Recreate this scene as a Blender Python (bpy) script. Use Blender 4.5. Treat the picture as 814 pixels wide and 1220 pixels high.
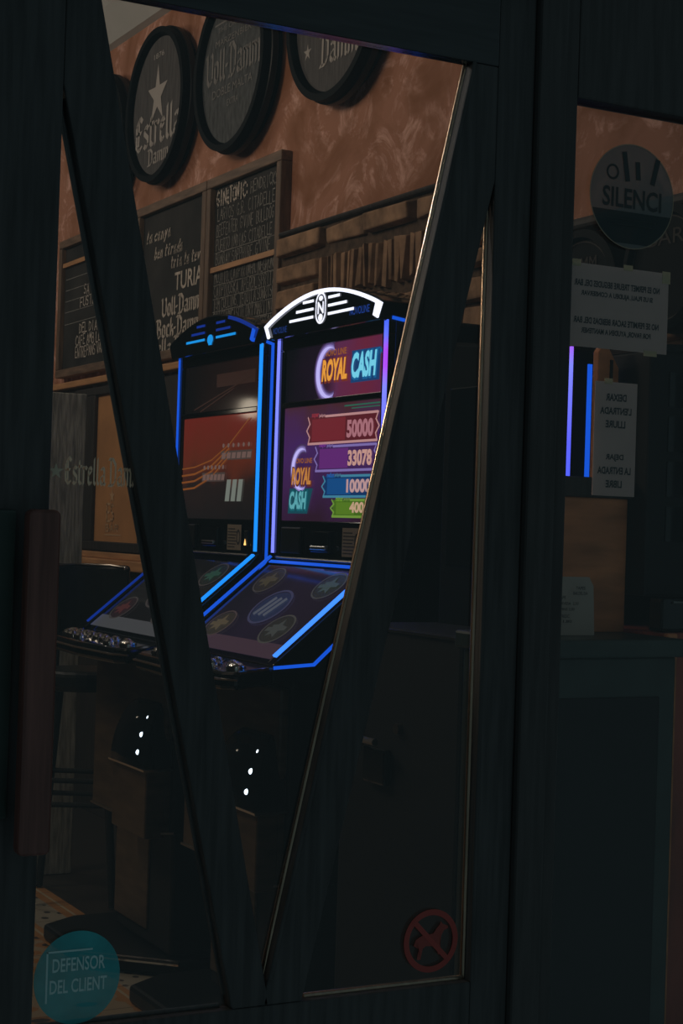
import bpy, bmesh, math, random
from mathutils import Vector, Matrix
for o in list(bpy.data.objects): bpy.data.objects.remove(o)
SC = bpy.context.scene
COL = SC.collection
rnd = random.Random(7)

# ------------------------------------------------------------------ camera
H = 1.3
yaw, pit, rol = math.radians(28.2), math.radians(0.57), math.radians(1.85)
F0 = Vector((math.sin(yaw), math.cos(yaw), 0)); R0 = Vector((math.cos(yaw), -math.sin(yaw), 0)); Z = Vector((0, 0, 1))
F = F0*math.cos(pit) + Z*math.sin(pit); U0 = -F0*math.sin(pit) + Z*math.cos(pit)
R = R0*math.cos(rol) + U0*math.sin(rol); U = U0*math.cos(rol) - R0*math.sin(rol)
cd = bpy.data.cameras.new('camera'); cam = bpy.data.objects.new('camera', cd); COL.objects.link(cam)
m = Matrix.Identity(4)
for i in range(3):
    m[i][0], m[i][1], m[i][2] = R[i], U[i], -F[i]
m[0][3], m[1][3], m[2][3] = 0, 0, H
cam.matrix_world = m
cd.sensor_fit = 'VERTICAL'; cd.sensor_height = 36; cd.lens = 1990/1220*36; cd.clip_start = .05
SC.camera = cam

# ------------------------------------------------------------------ world: dim teal dusk over the street
w = bpy.data.worlds.new('street_dusk'); SC.world = w; w.use_nodes = True
bg = w.node_tree.nodes['Background']; bg.inputs[0].default_value = (.058, .088, .096, 1); bg.inputs[1].default_value = 1.0
SC.view_settings.view_transform = 'Standard'; SC.view_settings.look = 'None'
SC.view_settings.exposure = 0; SC.view_settings.gamma = 1; SC.view_settings.use_curve_mapping = False
SC.cycles.use_denoising = True
SC.cycles.max_bounces = 8; SC.cycles.transparent_max_bounces = 16

# ------------------------------------------------------------------ lights of the bar, plus added door lights
def area(name, loc, size, power, col, target):
    l = bpy.data.lights.new(name, 'AREA'); l.energy = power; l.color = col; l.size = size
    o = bpy.data.objects.new(name, l); COL.objects.link(o); o.location = loc
    o.rotation_euler = (Vector(target)-Vector(loc)).to_track_quat('-Z', 'Y').to_euler(); return o
def point(name, loc, power, col, r=.03):
    l = bpy.data.lights.new(name, 'POINT'); l.energy = power; l.color = col; l.shadow_soft_size = r
    o = bpy.data.objects.new(name, l); COL.objects.link(o); o.location = loc; return o
WARM = (1, .80, .60)
area('bar_ceiling_light', (-.2, 5.2, 3.4), .8, 16, WARM, (2.6, 5.2, 2.2))
area('bar_ceiling_light', (.2, 8.2, 3.4), 0.8, 13, (1, .88, .74), (2.6, 7.6, 2.4))
for p in ((1.0, 4.1, 3.3), (.8, 5.3, 3.3), (.6, 6.4, 3.3)):
    point('ceiling_spot_light', p, 3.0, (1, .93, .85), .03)
point('bead_fill_light', (.35, 3.9, 2.0), .4, (1, .82, .62), .05)  # added point light for the door beads, has no fixture
def spot(name, loc, power, col, target, deg, r):
    l = bpy.data.lights.new(name, 'SPOT'); l.energy = power; l.color = col; l.spot_size = math.radians(deg); l.spot_blend = .4; l.shadow_soft_size = r
    o = bpy.data.objects.new(name, l); COL.objects.link(o); o.location = loc
    o.rotation_euler = (Vector(target)-Vector(loc)).to_track_quat('-Z', 'Y').to_euler(); return o
spot('bead_highlight_spot', (.06, 3.6, 2.7), 22, (.95, .97, 1), (1.46, 2.41, 1.85), 20, .06)  # two added spots, aimed to put highlights on the slanted door beads
spot('bead_highlight_spot', (.0, 3.6, 2.1), 36, (1, .78, .55), (1.36, 2.41, 1.45), 22, .10)
point('far_wall_lamp', (-.02, 9.05, 2.0), .7, (1, .84, .64), .06)

# ------------------------------------------------------------------ helpers
def s2l(c):
    return tuple(((v/255)/12.92 if v/255 <= .04045 else ((v/255+.055)/1.055)**2.4) for v in c)
def newmat(name):
    m = bpy.data.materials.new(name); m.use_nodes = True
    return m, m.node_tree, m.node_tree.nodes['Principled BSDF']
def mat(name, col, rough=.5, metal=0, spec=.5, noise=0, scale=8, stretch=(1, 1, 1), bump=0, emis=None, estr=1, alpha=1):
    m, nt, b = newmat(name)
    b.inputs['Roughness'].default_value = rough; b.inputs['Metallic'].default_value = metal
    b.inputs['Specular IOR Level'].default_value = spec
    b.inputs['Base Color'].default_value = (*col, 1)
    if noise or bump:
        tc = nt.nodes.new('ShaderNodeNewGeometry'); mp = nt.nodes.new('ShaderNodeMapping'); mp.inputs['Scale'].default_value = stretch
        nt.links.new(tc.outputs['Position'], mp.inputs[0])
        n = nt.nodes.new('ShaderNodeTexNoise'); n.inputs['Scale'].default_value = scale; n.inputs['Detail'].default_value = 6
        nt.links.new(mp.outputs[0], n.inputs['Vector'])
        if noise:
            r = nt.nodes.new('ShaderNodeValToRGB')
            r.color_ramp.elements[0].position = .3; r.color_ramp.elements[1].position = .7
            r.color_ramp.elements[0].color = (*[c*(1-noise) for c in col], 1); r.color_ramp.elements[1].color = (*[min(1, c*(1+noise)) for c in col], 1)
            nt.links.new(n.outputs['Fac'], r.inputs[0]); nt.links.new(r.outputs[0], b.inputs['Base Color'])
        if bump:
            bp = nt.nodes.new('ShaderNodeBump'); bp.inputs['Strength'].default_value = bump; bp.inputs['Distance'].default_value = .01
            nt.links.new(n.outputs['Fac'], bp.inputs['Height']); nt.links.new(bp.outputs[0], b.inputs['Normal'])
    if emis:
        b.inputs['Emission Color'].default_value = (*emis, 1); b.inputs['Emission Strength'].default_value = estr
    if alpha < 1: b.inputs['Alpha'].default_value = alpha
    return m
def glow(name, rgb, s=1.0):                 # a lit lamp, LED strip or screen area; also painted glints and reflections
    return mat(name, (.005, .005, .006), .25, 0, .3, emis=s2l(rgb), estr=s)

class MB:
    def __init__(self, f=None):
        self.bm = bmesh.new(); self.f = f or (lambda p: p)
    def V(self, p): return self.bm.verts.new(self.f(tuple(p)))
    def face(self, pts):
        return self.bm.faces.new([self.V(p) for p in pts])
    def box(self, a, b):
        x0, y0, z0 = a; x1, y1, z1 = b
        v = [self.V((x, y, z)) for x in (x0, x1) for y in (y0, y1) for z in (z0, z1)]
        for q in ((0, 1, 3, 2), (4, 6, 7, 5), (0, 4, 5, 1), (2, 3, 7, 6), (0, 2, 6, 4), (1, 5, 7, 3)):
            self.bm.faces.new([v[i] for i in q])
    def prism(self, pts, ex):               # closed outline pts extruded by vector ex
        a = [self.V(p) for p in pts]; b = [self.V(tuple(p[i]+ex[i] for i in range(3))) for p in pts]
        n = len(pts); self.bm.faces.new(a); self.bm.faces.new(b[::-1])
        for i in range(n): self.bm.faces.new([a[i], b[i], b[(i+1) % n], a[(i+1) % n]])
    def tube(self, path, r, n=8, caps=True):
        P = [Vector(p) for p in path]; rings = []
        for i, p in enumerate(P):
            d = (P[min(i+1, len(P)-1)] - P[max(i-1, 0)]).normalized()
            up = Vector((0, 0, 1)) if abs(d.z) < .9 else Vector((1, 0, 0))
            a = d.cross(up).normalized(); b = d.cross(a).normalized()
            rr = r[i] if isinstance(r, (list, tuple)) else r
            rings.append([self.V(p + (a*math.cos(2*math.pi*k/n) + b*math.sin(2*math.pi*k/n))*rr) for k in range(n)])
        for A, B in zip(rings, rings[1:]):
            for k in range(n): self.bm.faces.new([A[k], A[(k+1) % n], B[(k+1) % n], B[k]])
        if caps: self.bm.faces.new(rings[0][::-1]); self.bm.faces.new(rings[-1])
    def lathe(self, c, ax, prof, n=48):     # prof: (radius, offset along axis ax)
        ax = Vector(ax).normalized(); u = ax.orthogonal().normalized(); v = ax.cross(u); c = Vector(c); rings = []
        for r, h in prof:
            if r < 1e-6: rings.append([self.V(c+ax*h)])
            else: rings.append([self.V(c + ax*h + (u*math.cos(2*math.pi*k/n)+v*math.sin(2*math.pi*k/n))*r) for k in range(n)])
        for A, B in zip(rings, rings[1:]):
            for k in range(n):
                k2 = (k+1) % n
                if len(A) == 1 and len(B) == 1: continue
                if len(A) == 1: self.bm.faces.new([A[0], B[k2], B[k]])
                elif len(B) == 1: self.bm.faces.new([A[k], A[k2], B[0]])
                else: self.bm.faces.new([A[k], A[k2], B[k2], B[k]])
    def ribbon(self, pts, wdt, nrm, th=.003, closed=False):   # flat strip of width wdt along pts, raised th along nrm
        P = [Vector(p) for p in pts]; N = Vector(nrm).normalized(); n = len(P); A = []; B = []
        for i, p in enumerate(P):
            if closed: d0 = (p-P[i-1]).normalized(); d1 = (P[(i+1) % n]-p).normalized()
            else:
                d0 = (p-P[i-1]).normalized() if i else (P[1]-p).normalized()
                d1 = (P[i+1]-p).normalized() if i < n-1 else d0
            s0 = N.cross(d0); s1 = N.cross(d1); s = s0+s1
            if s.length < 1e-4: s = s0
            s.normalize(); k = wdt/2/max(.35, s.dot(s0))
            A.append(p+s*k); B.append(p-s*k)
        rng = range(n if closed else n-1)
        va = [self.V(p+N*th) for p in A]; vb = [self.V(p+N*th) for p in B]; wa = [self.V(p) for p in A]; wb = [self.V(p) for p in B]
        for i in rng:
            j = (i+1) % n
            self.bm.faces.new([va[i], va[j], vb[j], vb[i]]); self.bm.faces.new([wa[i], wa[j], va[j], va[i]]); self.bm.faces.new([vb[i], vb[j], wb[j], wb[i]])
            self.bm.faces.new([wb[i], wb[j], wa[j], wa[i]])
        if not closed:
            self.bm.faces.new([va[0], vb[0], wb[0], wa[0]]); self.bm.faces.new([va[-1], wa[-1], wb[-1], vb[-1]])

def wloc(o):
    p = Vector((0, 0, 0))
    while o: p = p + Vector(o.location); o = o.parent
    return p
def obj(name, mb, material, parent=None, bevel=0, smooth=False, seg=2, origin=None):
    me = bpy.data.meshes.new(name)
    bmesh.ops.recalc_face_normals(mb.bm, faces=mb.bm.faces[:])
    mb.bm.to_mesh(me); mb.bm.free()
    o = bpy.data.objects.new(name, me); COL.objects.link(o)
    base = wloc(parent) if parent else Vector(origin or (0, 0, 0))
    me.transform(Matrix.Translation(-base))
    if parent: o.parent = parent
    elif origin: o.location = origin
    me.materials.append(material)
    if bevel:
        b = o.modifiers.new('bevel', 'BEVEL'); b.width = bevel; b.segments = seg; b.limit_method = 'ANGLE'; b.angle_limit = math.radians(40)
    if smooth:
        for p in me.polygons: p.use_smooth = True
        try: me.set_sharp_from_angle(angle=math.radians(40))
        except Exception: pass
    return o
def thing(name, label, cat, loc, group=None):
    o = bpy.data.objects.new(name, None); o.empty_display_size = .1; COL.objects.link(o); o.location = loc
    o['label'] = label; o['category'] = cat
    if group: o['group'] = group
    return o
def tag(o, label, cat, group=None):
    o['label'] = label; o['category'] = cat
    if group: o['group'] = group
    return o
def struct(name, mb, m, parent=None, **k):
    o = obj(name, mb, m, parent, **k); o['kind'] = 'structure'; return o

# ------------------------------------------------------------------ lettering
class Plane:                                # a flat lettering plane: origin, right, up
    def __init__(self, o, r, u): self.o, self.r, self.u = Vector(o), Vector(r).normalized(), Vector(u).normalized(); self.n = self.r.cross(self.u)
    def p(self, x, y, h=0): return self.o + self.r*x + self.u*y + self.n*h
WALLP = lambda y, z, x: Plane((x, y, z), (0, -1, 0), (0, 0, 1))     # faces into the room from the long wall
STREET = lambda x, z, y: Plane((x, y, z), (1, 0, 0), (0, 0, 1))     # faces the street
def seg(mb, pl, a, b, w, h=0):
    a = Vector(a); b = Vector(b); d = b-a
    if d.length < 1e-6: return
    d.normalize(); n = Vector((-d.y, d.x))*w/2; e = d*w*.35
    mb.face([pl.p(*(a-e+n), h), pl.p(*(a-e-n), h), pl.p(*(b+e-n), h), pl.p(*(b+e+n), h)])
UP = {'A': "0,0 2,6 4,0|.8,2 3.2,2", 'B': "0,0 0,6 3,5.6 3,3.5 0,3.2|3,3 4,2 3.5,.3 0,0", 'C': "4,5.3 2,6 0,4 0,2 2,0 4,.7", 'D': "0,0 0,6 3,5 4,3 3,1 0,0",
 'E': "4,6 0,6 0,0 4,0|0,3.1 3,3.1", 'F': "4,6 0,6 0,0|0,3.1 3,3.1", 'G': "4,5.2 2,6 0,4 0,2 2,0 4,1 4,2.8 2.4,2.8", 'H': "0,0 0,6|4,0 4,6|0,3 4,3",
 'I': "2,0 2,6", 'J': "3.4,6 3.4,1 2,0 .4,1", 'K': "0,0 0,6|4,6 0,2.8 4,0", 'L': "0,6 0,0 4,0", 'M': "0,0 .3,6 2,2.5 3.7,6 4,0", 'N': "0,0 0,6 4,0 4,6",
 'O': "2,0 0,1.5 0,4.5 2,6 4,4.5 4,1.5 2,0", 'P': "0,0 0,6 3.5,5.7 4,4.4 3.3,3 0,2.8", 'Q': "2,0 0,1.5 0,4.5 2,6 4,4.5 4,1.5 2,0|2.6,1.6 4.2,-.4",
 'R': "0,0 0,6 3.5,5.7 4,4.4 3.3,3 0,2.8|1.6,2.9 4,0", 'S': "3.8,5.2 2,6 .3,5 .5,3.6 3.5,2.6 3.8,1 2,0 0,.8", 'T': "0,6 4,6|2,6 2,0", 'U': "0,6 0,1.3 2,0 4,1.3 4,6",
 'V': "0,6 2,0 4,6", 'W': "0,6 1,0 2,4 3,0 4,6", 'X': "0,0 4,6|0,6 4,0", 'Y': "0,6 2,3 4,6|2,3 2,0", 'Z': "0,6 4,6 0,0 4,0", '&': "4,0 1,4.6 1.8,6 2.9,4.8 .2,1.7 1.3,0 4,2.5",
 '.': "1.6,0 2,.4", ',': "2,.6 1.4,-.8", ':': "2,1 2,1.6|2,3.6 2,4.2", '-': "1,3 3,3", "'": "2,6 1.7,4.6", '1': "1,5 2.4,6 2.4,0", '2': "0,5 2,6 4,4.6 0,0 4,0",
 '0': "2,0 0,1.5 0,4.5 2,6 4,4.5 4,1.5 2,0", '5': "3.8,6 .6,6 .4,3.4 2.6,3.6 4,2 2.6,0 .2,.5", '3': "0,6 3.6,6 1.6,3.5 4,2 2.4,0 0,.6", '6': "3.4,6 .6,3 .4,1 2,0 3.8,1.4 2,3 .5,2",
 'a': "3,4 1,4 0,2 .8,0 2.4,.4 3,4 3.2,0 4,.3", 'b': "0,6.5 .5,0 2.6,0 3.4,2 2.4,4 .6,2.6", 'c': "3,3.5 1.5,4 0,2 1.2,0 3.2,.6", 'd': "3,4 1,4 0,2 .8,0 2.4,.4 3.2,6.5|2.6,1 3,0 4,.3",
 'e': "0,1.8 3,2.4 2.6,4 1,4 0,1.6 1,0 3.4,.5", 'i': "1,4 1.2,0 2.4,.4|1,5.4 1.1,5.9", 'l': "1,.2 2.4,5.6 1.6,6.6 1,5 1.2,0 2.6,.4", 'n': "0,4 .4,0|.4,2.6 2,4 2.8,3.4 2.9,0 3.8,.3",
 'o': "1.6,0 0,1.6 .6,3.6 2,4 3.2,2.4 1.6,0", 'r': "0,4 .5,0|.5,2.6 1.6,4 3,3.6", 't': "1,6 1.2,.4 2.6,.2|0,4.2 2.8,4.4", 'v': "0,4 1.2,0 3,4", 'y': "0,4 1.4,1|3,4.2 1,-2 0,-1.6"}
def gl(s): return [[tuple(float(v) for v in q.split(',')) for q in st.split()] for st in s.split('|')]
UPG = {k: gl(v) for k, v in UP.items()}
def chalk(mb, pl, text, x, y, height, width, wt=.004, jit=.0, slant=0, h=0, seed=1):   # text fitted to width
    q = random.Random(seed); n = sum(.5 if c in " .,':" else 1 for c in text); cw = width/max(1, n); u = cw*.74/4; v = height/6; cx = x
    for c in text:
        if c in UPG:
            dy = q.uniform(-jit, jit); k = q.uniform(.85, 1.1)
            sh = -1.2*u if c in ".,':" else 0
            for st in UPG[c]:
                pts = [(cx+px*u*k+sh+slant*py*v, y+dy+py*v) for px, py in st]
                for a, b in zip(pts, pts[1:]): seg(mb, pl, a, b, wt, h)
        cx += cw*(.5 if c in " .,':" else 1)
BL = {k: (gl(v), w) for k, (v, w) in {'o': ("1,1 1,5 2,6 3.4,5 3.4,1 2.4,0 1,1", 4.2), 'a': ("1,5 2.4,6 3.4,5 3.4,.6 4.2,0|3.4,3.6 1.6,2.9 .9,2 .9,1 2,0 3.4,1", 4.6),
 'm': ("0,5.4 .9,6 .9,0|.9,5 2.3,6 3,5 3,0|3,5 4.4,6 5.1,5 5.1,.5 5.8,0", 6.1), 'l': ("1,9 1,1 2,0", 2.3), 'r': ("0,5.4 1,6 1,0|1,5 2.2,6 3.2,5.2", 3.3), 't': ("1,8 1,1 2,0 2.8,.6|0,6 2.6,6", 3),
 'e': ("3.2,1 2,0 1,1 1,5 2.2,6 3.2,4.8 1,3", 3.8), 's': ("3.2,5.2 2,6 1,5 1,4 3.2,2.5 3.2,1 2,0 .8,.8", 3.9), 'k': ("1,9 1,0|1,3 2.8,5.8|1.4,3.4 3,2.4 3.2,0", 3.8), 'c': ("3.2,5 2.2,6 1,5 1,1 2.2,0 3.2,.8", 3.7),
 'E': ("4.6,1.2 3,0 1,1.5 1,7 3,9 4.6,7.8|1,4.8 4,4.8|2.4,8.3 2.4,.8", 5.2), 'D': (".3,9 3,9 5,7 5,2 3.5,0 .3,0|1.8,9 1.8,0", 5.8), 'V': ("0,8.2 1,9 1.2,1.5 2.8,0 4.8,1.5 4.8,8 4,9", 5.6),
 'B': (".2,9 3,9 4.3,8 4.3,6 2,5 4.6,4 4.6,1.3 3,0 .4,0|1.6,9 1.6,0", 5.4), '-': ("0,3.6 1.8,3.6", 2.2), '.': ("0.4,.2 .9,.8", 1.6), ' ': ("0,0 0,0", 1.5)}.items()}
def blackletter(mb, pl, text, x, y, capheight, width=None, nib=1.15, right=False, h=0):
    tot = sum(BL[c][1] for c in text); v = capheight/9; u = v if width is None else width/tot
    cx = x - tot*u if right else x
    nx, ny = nib*.62*u, nib*.62*v
    for c in text:
        for st in BL[c][0]:
            for (ax, ay), (bx, by) in zip(st, st[1:]):
                a = Vector((cx+ax*u, y+ay*v)); b = Vector((cx+bx*u, y+by*v)); n = Vector((nx, ny))*.72
                if (b-a).length < 1e-6: continue
                d = (b-a).normalized()
                if abs(d.x*n.y-d.y*n.x) < .35*n.length: n = Vector((nx, -ny))*.4
                mb.face([pl.p(*(a-n), h), pl.p(*(b-n), h), pl.p(*(b+n), h), pl.p(*(a+n), h)])
        cx += BL[c][1]*u
def sans(mb, pl, text, x, y, height, width=None, bold=0, shear=0, align='LEFT', h=0, ex=0):
    cu = bpy.data.curves.new('lettering', 'FONT'); cu.body = text; cu.size = 1; cu.offset = bold; cu.shear = shear; cu.resolution_u = 3; cu.extrude = ex
    o = bpy.data.objects.new('lettering', cu); COL.objects.link(o)
    dg = bpy.context.evaluated_depsgraph_get(); me = bpy.data.meshes.new_from_object(o.evaluated_get(dg))
    xs = [v.co.x for v in me.vertices]; ys = [v.co.y for v in me.vertices]
    x0, x1 = min(xs), max(xs); y0, y1 = min(ys), max(ys)
    ky = height/(y1-y0); kx = ky if width is None else width/(x1-x0); W = (x1-x0)*kx
    ox = x - (W if align == 'RIGHT' else W/2 if align == 'CENTER' else 0)
    vs = [mb.V(pl.p(ox+(v.co.x-x0)*kx, y+(v.co.y-y0)*ky, h)) for v in me.vertices]
    for p in me.polygons:
        try: mb.bm.faces.new([vs[i] for i in p.vertices])
        except ValueError: pass
    bpy.data.objects.remove(o); bpy.data.meshes.remove(me); bpy.data.curves.remove(cu)
def star(mb, pl, cx, cy, r, h=0, k=.36, sx=1):
    pts = []
    for i in range(10):
        a = math.pi/2 + i*math.pi/5; q = r if i % 2 == 0 else r*k
        pts.append(pl.p(cx+q*math.cos(a)*sx, cy+q*math.sin(a), h))
    c = mb.V(pl.p(cx, cy, h)); v = [mb.V(p) for p in pts]
    for i in range(10): mb.bm.faces.new([c, v[i], v[(i+1) % 10]])
def disc(mb, pl, cx, cy, rx, ry=None, h=0, n=48):
    ry = ry or rx; mb.face([pl.p(cx+rx*math.cos(2*math.pi*i/n), cy+ry*math.sin(2*math.pi*i/n), h) for i in range(n)])
def ring(mb, pl, cx, cy, r0, r1, h=0, n=48, ky=1, a0=0, a1=2*math.pi):
    for i in range(n):
        a = a0+(a1-a0)*i/n; b = a0+(a1-a0)*(i+1)/n
        q = lambda r, t: pl.p(cx+r*math.cos(t), cy+ky*r*math.sin(t), h)
        mb.face([q(r0, a), q(r1, a), q(r1, b), q(r0, b)])

# ------------------------------------------------------------------ materials
def plaster():
    m, nt, b = newmat('terracotta_plaster'); N = nt.nodes; L = nt.links
    g = N.new('ShaderNodeNewGeometry')
    n1 = N.new('ShaderNodeTexNoise'); n1.inputs['Scale'].default_value = 2.6; n1.inputs['Detail'].default_value = 4; n1.inputs['Distortion'].default_value = 1.8
    n2 = N.new('ShaderNodeTexNoise'); n2.inputs['Scale'].default_value = 4.5; n2.inputs['Detail'].default_value = 12; n2.inputs['Roughness'].default_value = .72; n2.inputs['Distortion'].default_value = 2.6
    L.new(g.outputs['Position'], n1.inputs['Vector']); L.new(g.outputs['Position'], n2.inputs['Vector'])
    r1 = N.new('ShaderNodeValToRGB'); e = r1.color_ramp.elements
    e[0].position = .34; e[0].color = (.33, .130, .055, 1); e[1].position = .60; e[1].color = (.50, .225, .135, 1)
    r2 = N.new('ShaderNodeValToRGB'); e = r2.color_ramp.elements; e[0].position = .50; e[0].color = (0, 0, 0, 1); e[1].position = .62; e[1].color = (1, 1, 1, 1)
    L.new(n1.outputs['Fac'], r1.inputs[0]); L.new(n2.outputs['Fac'], r2.inputs[0])
    mul = N.new('ShaderNodeMath'); mul.operation = 'MULTIPLY'; L.new(r2.outputs[0], mul.inputs[0]); pm = N.new('ShaderNodeMapRange'); pm.inputs[1].default_value = .40; pm.inputs[2].default_value = .58; L.new(n1.outputs['Fac'], pm.inputs[0]); L.new(pm.outputs[0], mul.inputs[1])
    mx = N.new('ShaderNodeMixRGB'); L.new(mul.outputs[0], mx.inputs[0]); L.new(r1.outputs[0], mx.inputs[1]); mx.inputs[2].default_value = (.80, .46, .36, 1)
    L.new(mx.outputs[0], b.inputs['Base Color']); b.inputs['Roughness'].default_value = .8
    bp = N.new('ShaderNodeBump'); bp.inputs['Strength'].default_value = .25; bp.inputs['Distance'].default_value = .01
    L.new(n2.outputs['Fac'], bp.inputs['Height']); L.new(bp.outputs[0], b.inputs['Normal'])
    return m
M_PLASTER = plaster()
M_STONE = mat('rough_stone', (.36, .215, .125), .9, noise=.45, scale=14, bump=.8)
M_MORTAR = mat('dark_mortar', (.10, .062, .038), .95, noise=.4, scale=30, bump=.6)
M_WHITE = mat('white_paint', (.5, .49, .46), .7, noise=.06, scale=4)
M_CEIL = mat('ceiling_paint', (.22, .20, .18), .8, noise=.08, scale=3)
M_FRAME = mat('dark_door_wood', (.070, .068, .068), .5, spec=.12, noise=.22, scale=9, stretch=(9, 9, .6), bump=.12)
M_POST = mat('dark_post_wood', (.058, .054, .053), .5, spec=.3, noise=.2, scale=9, stretch=(9, 9, .6), bump=.12)
M_BEAD = mat('bronze_bead', (.46, .34, .25), .22, metal=.85, spec=.6, noise=.3, scale=12, stretch=(8, 8, .6))
M_RAILTOP = mat('dark_top_rail_wood', (.040, .042, .044), .16, spec=.5, noise=.2, scale=9, stretch=(.6, 9, 9))
M_HANDLE = mat('handle_wood', (.15, .062, .052), .35, spec=.4, noise=.3, scale=10, stretch=(9, 9, .5), bump=.1)
M_BLACK = mat('gloss_black', (.005, .006, .007), .06, spec=.45)
M_SATIN = mat('satin_black', (.006, .006, .007), .42, spec=.25)
M_MATTE = mat('flat_black', (.003, .003, .003), .7, spec=.06)
M_RUBBER = mat('matte_black', (.012, .012, .013), .7, spec=.3)
M_BRONZE = mat('bronze_lacquer', (.085, .055, .032), .30, spec=.4, noise=.4, scale=7, stretch=(1, 1, 5), bump=.1)
M_CHROME = mat('chrome', (.85, .83, .80), .2, metal=1)
M_STEEL = mat('worn_steel', (.32, .30, .28), .3, metal=1)
M_DRUM = mat('barrel_black', (.0025, .003, .003), .6, spec=.08, noise=.3, scale=12)
M_FACE = mat('barrel_face_grey', (.075, .068, .066), .7, noise=.35, scale=9, stretch=(1, 9, 1), bump=.2)
M_FACE2 = mat('barrel_face_worn', (.065, .070, .072), .7, noise=.55, scale=11, stretch=(1, 5, 2), bump=.2)
M_PRINT = mat('pale_print', (.46, .42, .39), .8)
M_PRINTDIM = mat('faded_print', (.24, .23, .22), .8)
M_PRINTFAINT = mat('faint_print', (.07, .055, .045), .8)
M_SLATE = mat('chalkboard_slate', (.040, .036, .033), .75, spec=.2, noise=.35, scale=5)
M_CHALK = mat('chalk_white', (.62, .54, .47), .9, noise=.25, scale=60)
M_CHALKDIM = mat('chalk_grey', (.28, .26, .235), .9, noise=.35, scale=60)
M_BFRAME = mat('chalkboard_frame_wood', (.17, .105, .065), .6, noise=.35, scale=10, stretch=(6, 6, .8), bump=.15)
M_BFRAMEH = mat('chalkboard_rail_wood', (.20, .125, .080), .6, noise=.35, scale=10, stretch=(6, .8, 6), bump=.15)
M_RAIL = mat('orange_rail_wood', (.56, .29, .13), .5, noise=.2, scale=8, stretch=(6, .6, 6))
M_DARKWOOD = mat('dark_wainscot_wood', (.030, .022, .018), .6, noise=.4, scale=8, stretch=(6, 6, .6), bump=.1)
M_AMBER = mat('amber_board', (.50, .24, .090), .6, noise=.15, scale=6)
M_GREY = mat('grey_weathered_wood', (.36, .37, .34), .8, noise=.45, scale=9, stretch=(9, 9, 1), bump=.3)
M_PAPER = mat('white_paper', (.42, .36, .31), .85, noise=.05, scale=10)
M_PAPER2 = mat('thin_paper', (.50, .33, .29), .85, noise=.06, scale=10)
M_INK = mat('black_ink', (.035, .036, .038), .8)
M_TAPE = mat('yellowed_tape', (.62, .48, .28), .25, alpha=.55)
M_COUNTER = mat('dark_counter', (.030, .045, .040), .4, spec=.4, noise=.3, scale=8)
M_PANEL = mat('brown_panel_wood', (.62, .22, .085), .55, noise=.3, scale=6, stretch=(1, 1, 4), bump=.1)
M_RED = mat('red_brown_wood', (.36, .070, .040), .5, noise=.4, scale=5, stretch=(3, 3, .7))
M_LEATHER = mat('black_leatherette', (.010, .011, .011), .38, spec=.4, noise=.2, scale=40, bump=.1)
def glassmat():
    m = bpy.data.materials.new('window_glass'); m.use_nodes = True; nt = m.node_tree; N = nt.nodes; L = nt.links; N.clear()
    out = N.new('ShaderNodeOutputMaterial'); mix = N.new('ShaderNodeMixShader'); t = N.new('ShaderNodeBsdfTransparent'); g = N.new('ShaderNodeBsdfGlossy')
    g.inputs['Roughness'].default_value = .0; t.inputs[0].default_value = (.96, .97, .97, 1)
    lw = N.new('ShaderNodeLayerWeight'); lw.inputs['Blend'].default_value = .5
    p = N.new('ShaderNodeMath'); p.operation = 'POWER'; p.inputs[1].default_value = 5
    ma = N.new('ShaderNodeMath'); ma.operation = 'MULTIPLY_ADD'; ma.inputs[1].default_value = .96; ma.inputs[2].default_value = .04
    L.new(lw.outputs['Facing'], p.inputs[0]); L.new(p.outputs[0], ma.inputs[0]); L.new(ma.outputs[0], mix.inputs[0])
    L.new(t.outputs[0], mix.inputs[1]); L.new(g.outputs[0], mix.inputs[2]); L.new(mix.outputs[0], out.inputs[0]); return m
M_GLASS = glassmat()
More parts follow.
